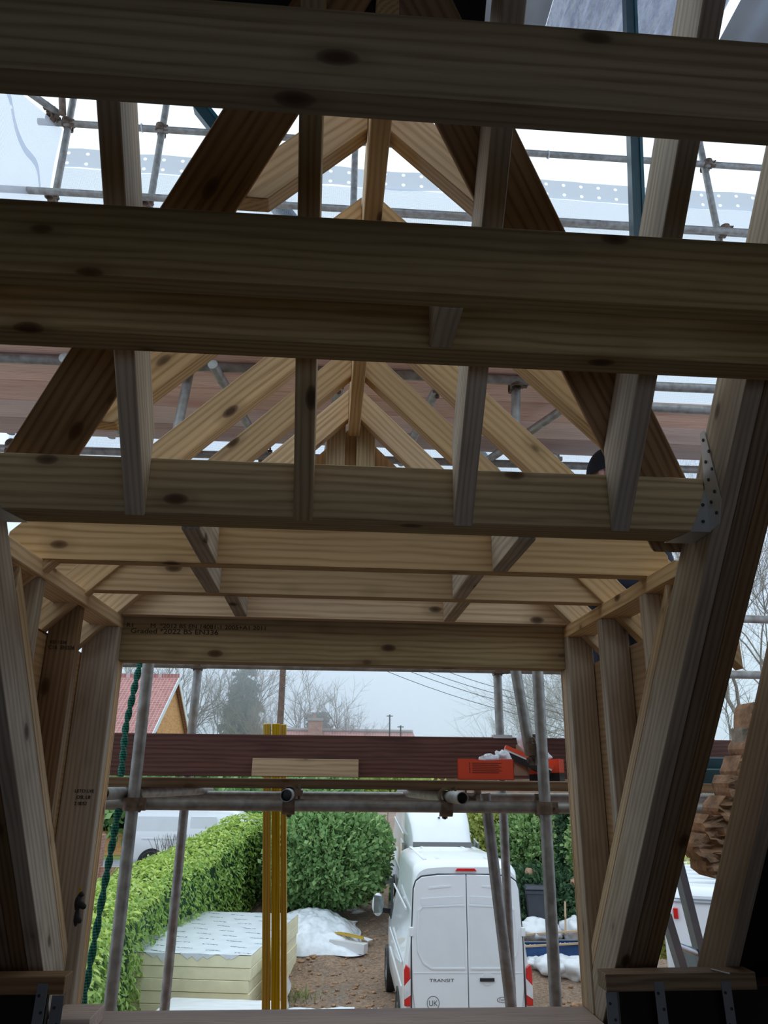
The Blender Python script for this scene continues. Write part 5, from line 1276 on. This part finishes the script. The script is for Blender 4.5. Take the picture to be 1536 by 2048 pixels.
MB().tube([(-.85, 58.8, 4.15), (-.85, 58.8, 4.45)], .14, 10).build('chimney_pot', 'red_brickwork', ch)
t = thing('street_terrace', (16, 50, -2.8), 'low brick houses in the gap below the deck at right', 'house')
MB().box((6., 46, -2.8), (26, 52, .2)).build('wall', 'red_brickwork', t)
MB().extrude([(5.6, 45.7, .1), (26.4, 45.7, .1), (26, 49, 1.5), (6.2, 49, 1.5)], (0, .1, .12)).build('roof', 'red_roof_tiles', t, (6, 45.7, .1), (1, 0, 0), (0, 1, .6))
tag(MB().box((-40, 31.4, -2.9), (-6.5, 31.65, -1.95)).build('garden_wall', 'orange_brickwork', None, (-20, 31.5, -2.9), (1, 0, 0), (0, 1, 0)), 'orange brick garden wall across the road at far left', 'wall')
tag(MB().box((-6.6, 24.3, -2.95), (-6.25, 24.65, -1.6)).build('gate_pier', 'red_brickwork', None, (-6.4, 24.5, -2.9), (1, 0, 0), (0, 1, 0)), 'brick gate pier left of the side-on van', 'pier')
tag(MB().box((-11, 24.35, -3.0), (-4.5, 24.55, -2.45)).build('garden_wall', 'red_brickwork', None, (-8, 24.4, -2.9), (1, 0, 0), (0, 1, 0)), 'low dark brick wall in front of the side-on van', 'wall')
t = thing('board_fence', (6, 27, -2.85), 'reddish brown fence behind the second van', 'fence')
for k in range(16): MB().box((.9+.55*k, 31.9, -2.85), (.9+.55*k+.53, 31.94, -.75)).build('fence_panel', 'scaffold_board_wood', t)
conifer_blob('distant_hedge', 'distant green hedge below the left of the deck', (-7, 36, -1.3), 5., 1.6, 3000, 'conifer_green', 51, .5, .7)
conifer_blob('distant_hedge', 'distant hedge beyond the road behind the yellow battens', (-1.5, 38, -1.5), 4., 1.3, 2500, 'conifer_green', 52, .5, .7)
conifer_blob('distant_hedge', 'distant reddish hedge below the deck, beside the left open tube', (3.0, 39, -1.5), 3., 1.2, 2000, 'conifer_gold', 53, .3, .7)
t = thing('utility_pole', (-1.9, 32.3, -2.8), 'brown wooden utility pole beyond the yellow battens', 'pole')
MB().tube([(-1.82, 32.3, -2.8), (-1.84, 32.3, 7.5)], [.145, .115], 14).build('shaft', 'timber_pole', t)
for z in (1.9, 2.8, 3.5, 3.95): MB().tube([(-1.84, 32.2, z), (-1.66, 32.2, z+.02)], .014, 6).build('step', 'dull_steel', t)
MB().bar((-2.9, 32.25, 6.9), (-.8, 32.25, 6.9), .1, .1, (0, 1, 0)).build('crossarm', 'timber_pole', t)
GWR = 'overhead wires against the sky'
for k, (a, b, lab) in enumerate((((-1.9, 32.2, 6.2), (7.28, 30, 2.42), 'lowest overhead wire crossing the sky'), ((-1.5, 32.2, 6.45), (7.29, 30, 2.74), 'second overhead wire from the bottom'), ((-1.2, 32.2, 6.6), (7.30, 30, 2.98), 'third overhead wire from the bottom'), ((-.9, 32.2, 6.9), (7.315, 30, 3.21), 'topmost overhead wire crossing the sky'))):
    a, b = V(a), V(b); pts = []
    for i in range(21):
        f = i/20*1.6; p = a.lerp(b, f); pts.append(p-V((0, 0, .35*4*f*(1-f)*(1 if f < 1 else .3))))
    tag(MB().tube(pts, .011, 6).build('overhead_wire', 'cable_black'), lab, 'wire', GWR)
for x, z1, lab in ((4.45, 3.62, 'taller distant mast right of the sky centre'), (5.22, 2.9, 'shorter distant mast right of the sky centre')):
    t = thing('aerial_mast', (x, 55, -2.8), lab, 'mast')
    MB().tube([(x, 55, -2.8), (x, 55, z1+.6)], .05, 6).build('pole', 'cable_black', t)
    MB().bar((x-.22, 55, z1+.5), (x+.22, 55, z1+.5), .06, .06, (0, 1, 0)).build('aerial', 'cable_black', t)

# ------------------------------------------------------------------ the roofer on the working deck
HX, HY, HZ = 1.525, 3.86, 1.615
t = thing('person', (HX, HY, 0), 'person in a black beanie standing on the deck, mostly hidden behind the right rafters', 'person')
def skin(name, verts, edges, radii, mat, parent, sub=2, root=0):
    me = bpy.data.meshes.new(name); me.from_pydata([tuple(v) for v in verts], edges, [])
    o = bpy.data.objects.new(name, me); COL.objects.link(o)
    md = o.modifiers.new('s', 'SKIN'); md.use_smooth_shade = True
    for i, r_ in enumerate(radii):
        sv = me.skin_vertices[0].data[i]; sv.radius = (r_, r_) if not isinstance(r_, tuple) else r_; sv.use_root = (i == root)
    ss = o.modifiers.new('d', 'SUBSURF'); ss.levels = sub; ss.render_levels = sub
    dg = bpy.context.evaluated_depsgraph_get(); dg.update()
    m2 = bpy.data.meshes.new_from_object(o.evaluated_get(dg)); m2.name = name
    bpy.data.objects.remove(o); bpy.data.meshes.remove(me)
    for p in m2.polygons: p.use_smooth = True
    m2.materials.clear(); m2.materials.append(MATS[mat])
    o = bpy.data.objects.new(name, m2); COL.objects.link(o); MW[o.name] = Matrix.Identity(4)
    o.parent = parent; o.matrix_basis = MW[parent.name].inverted()
    return o
c = V((HX, HY, 0)); A_ = lambda x, y, z: c+V((x, y, z))
bv = [A_(0, 0, .93), A_(0, 0, 1.12), A_(0, 0, 1.32), A_(0, .0, 1.46), A_(.01, -.01, 1.53),
      A_(-.19, 0, 1.40), A_(-.24, -.02, 1.13), A_(-.22, -.16, .93), A_(-.21, -.23, .87), A_(.19, 0, 1.40), A_(.24, -.02, 1.13), A_(.22, -.16, .93), A_(.21, -.23, .87),
      A_(-.10, 0, .86), A_(-.11, -.01, .50), A_(-.11, .02, .10), A_(-.11, -.10, .045), A_(.10, 0, .86), A_(.11, -.01, .50), A_(.11, .02, .10), A_(.11, -.10, .045)]
be = [(0, 1), (1, 2), (2, 3), (3, 4), (3, 5), (5, 6), (6, 7), (7, 8), (3, 9), (9, 10), (10, 11), (11, 12), (0, 13), (13, 14), (14, 15), (15, 16), (0, 17), (17, 18), (18, 19), (19, 20)]
br = [(.16, .12), (.15, .11), (.17, .12), (.09, .08), .058, .065, .048, .036, .032, .065, .048, .036, .032, .09, .065, .045, .035, .09, .065, .045, .035]
body = skin('body', bv, be, br, 'skin', t)
# head joined to the body as one mesh
mb = MB(); hc = V((HX, HY, HZ)); face = V((.72, -.69, -.05)).normalized(); sidev = V((0, 0, 1)).cross(face).normalized(); upd = face.cross(sidev)
HR = Matrix((face, sidev, upd)).transposed()
vs = []; nu, nv = 28, 20
for j in range(nv+1):
    th = PI*j/nv
    for i in range(nu):
        ph = 2*PI*i/nu; d = V((math.sin(th)*math.cos(ph), math.sin(th)*math.sin(ph), math.cos(th)))
        f = max(0, d.x); p = V((d.x*.098, d.y*.076, d.z*.118))
        if d.z < 0: p.x += .012*f; p.y *= 1+.28*d.z
        nose = math.exp(-((d.y/.16)**2+((d.z+.10)/.22)**2))*f; p.x += .026*nose
        eye = math.exp(-(((abs(d.y)-.36)/.16)**2+((d.z-.08)/.12)**2))*f; p.x -= .012*eye
        lip = math.exp(-((d.y/.3)**2+((d.z+.48)/.09)**2))*f; p.x += .010*lip
        vs.append(hc+HR @ p)
mb.add(vs, [(j*nu+i, (j+1)*nu+i, (j+1)*nu+(i+1) % nu, j*nu+(i+1) % nu) for j in range(nv) for i in range(nu)], True)
for sg in (-1, 1): mb.ball(hc+HR @ V((-.005, sg*.078, -.005)), .03, 10, 8, (.6, .35, 1.05))
for sg in (-1, 1):   # hands: palm, four fingers, thumb
    w0 = A_(sg*.21, -.23, .87); mb.ball(w0+V((0, -.05, -.03)), .045, 12, 8, (.85, 1, .5))
    for k, L in enumerate((.075, .085, .08, .062)):
        s0 = w0+V((sg*(.030-.020*k), -.085, -.035)); mb.tube([s0, s0+V((0, -L*.45, -.012)), s0+V((0, -L*.8, -.038)), s0+V((0, -L*.85, -.062))], [.0095, .009, .008, .005], 8)
    s0 = w0+V((-sg*.035, -.045, -.03)); mb.tube([s0, s0+V((-sg*.028, -.03, -.012)), s0+V((-sg*.035, -.062, -.03))], [.012, .010, .006], 8)
hd_ = mb.build('head_tmp', 'skin')
bm = bmesh.new(); bm.from_mesh(body.data)
tm = hd_.data.copy(); tm.transform(hd_.matrix_basis); bm.from_mesh(tm); bm.to_mesh(body.data); bm.free()
for p in body.data.polygons: p.use_smooth = True
bpy.data.objects.remove(hd_)
mb = MB(); vs = []
for j in range(13):
    th = j/12*PI*.56
    for i in range(28):
        ph = 2*PI*i/28; d = V((math.sin(th)*math.cos(ph), math.sin(th)*math.sin(ph), math.cos(th)))
        k = 1.0 if j < 11 else 1.06
        vs.append(hc+HR @ V((d.x*.112*k-.012, d.y*.094*k, d.z*.136+.018+.03*d.x*(th/(PI*.56)))))
mb.add(vs, [(j*28+i, (j+1)*28+i, (j+1)*28+(i+1) % 28, j*28+(i+1) % 28) for j in range(12) for i in range(28)], True)
mb.build('beanie', 'black_knit', t)
skin('jacket', [A_(0, 0, .88), A_(0, 0, 1.12), A_(0, 0, 1.32), A_(0, 0, 1.445), A_(-.19, 0, 1.40), A_(-.24, -.02, 1.13), A_(-.222, -.145, .955), A_(.19, 0, 1.40), A_(.24, -.02, 1.13), A_(.222, -.145, .955)],
     [(0, 1), (1, 2), (2, 3), (3, 4), (4, 5), (5, 6), (3, 7), (7, 8), (8, 9)], [(.19, .15), (.175, .135), (.195, .145), (.10, .09), .082, .064, .05, .082, .064, .05], 'navy_cloth', t)
skin('trousers', [A_(0, 0, .95), A_(-.10, 0, .84), A_(-.11, -.01, .50), A_(-.11, .02, .13), A_(.10, 0, .84), A_(.11, -.01, .50), A_(.11, .02, .13)], [(0, 1), (1, 2), (2, 3), (0, 4), (4, 5), (5, 6)], [(.17, .135), .105, .08, .062, .105, .08, .062], 'navy_cloth', t)
for sg in (-1, 1): skin('boot', [A_(sg*.11, .03, .12), A_(sg*.11, .03, .055), A_(sg*.11, -.06, .048), A_(sg*.11, -.15, .042)], [(0, 1), (1, 2), (2, 3)], [.06, .055, .05, .04], 'boot_leather', t)

# ------------------------------------------------------------------ mist over the distance
if HAZE_DENSITY > 0:
    mt = bpy.data.materials.new('mist'); mt.use_nodes = True; nn = mt.node_tree
    nn.nodes.remove(nn.nodes['Principled BSDF'])
    vs_ = nn.nodes.new('ShaderNodeVolumeScatter'); vs_.inputs['Density'].default_value = HAZE_DENSITY; vs_.inputs['Anisotropy'].default_value = .7; vs_.inputs['Color'].default_value = (.97, .985, 1, 1)
    nn.links.new(vs_.outputs[0], nn.nodes['Material Output'].inputs['Volume']); MATS['mist'] = mt
    o = MB().box((-60, 52, -3.4), (60, 78, 15)).build('mist', 'mist')
    tag(o, 'thin grey mist hanging over the houses and trees in the distance', 'mist', kind='stuff')
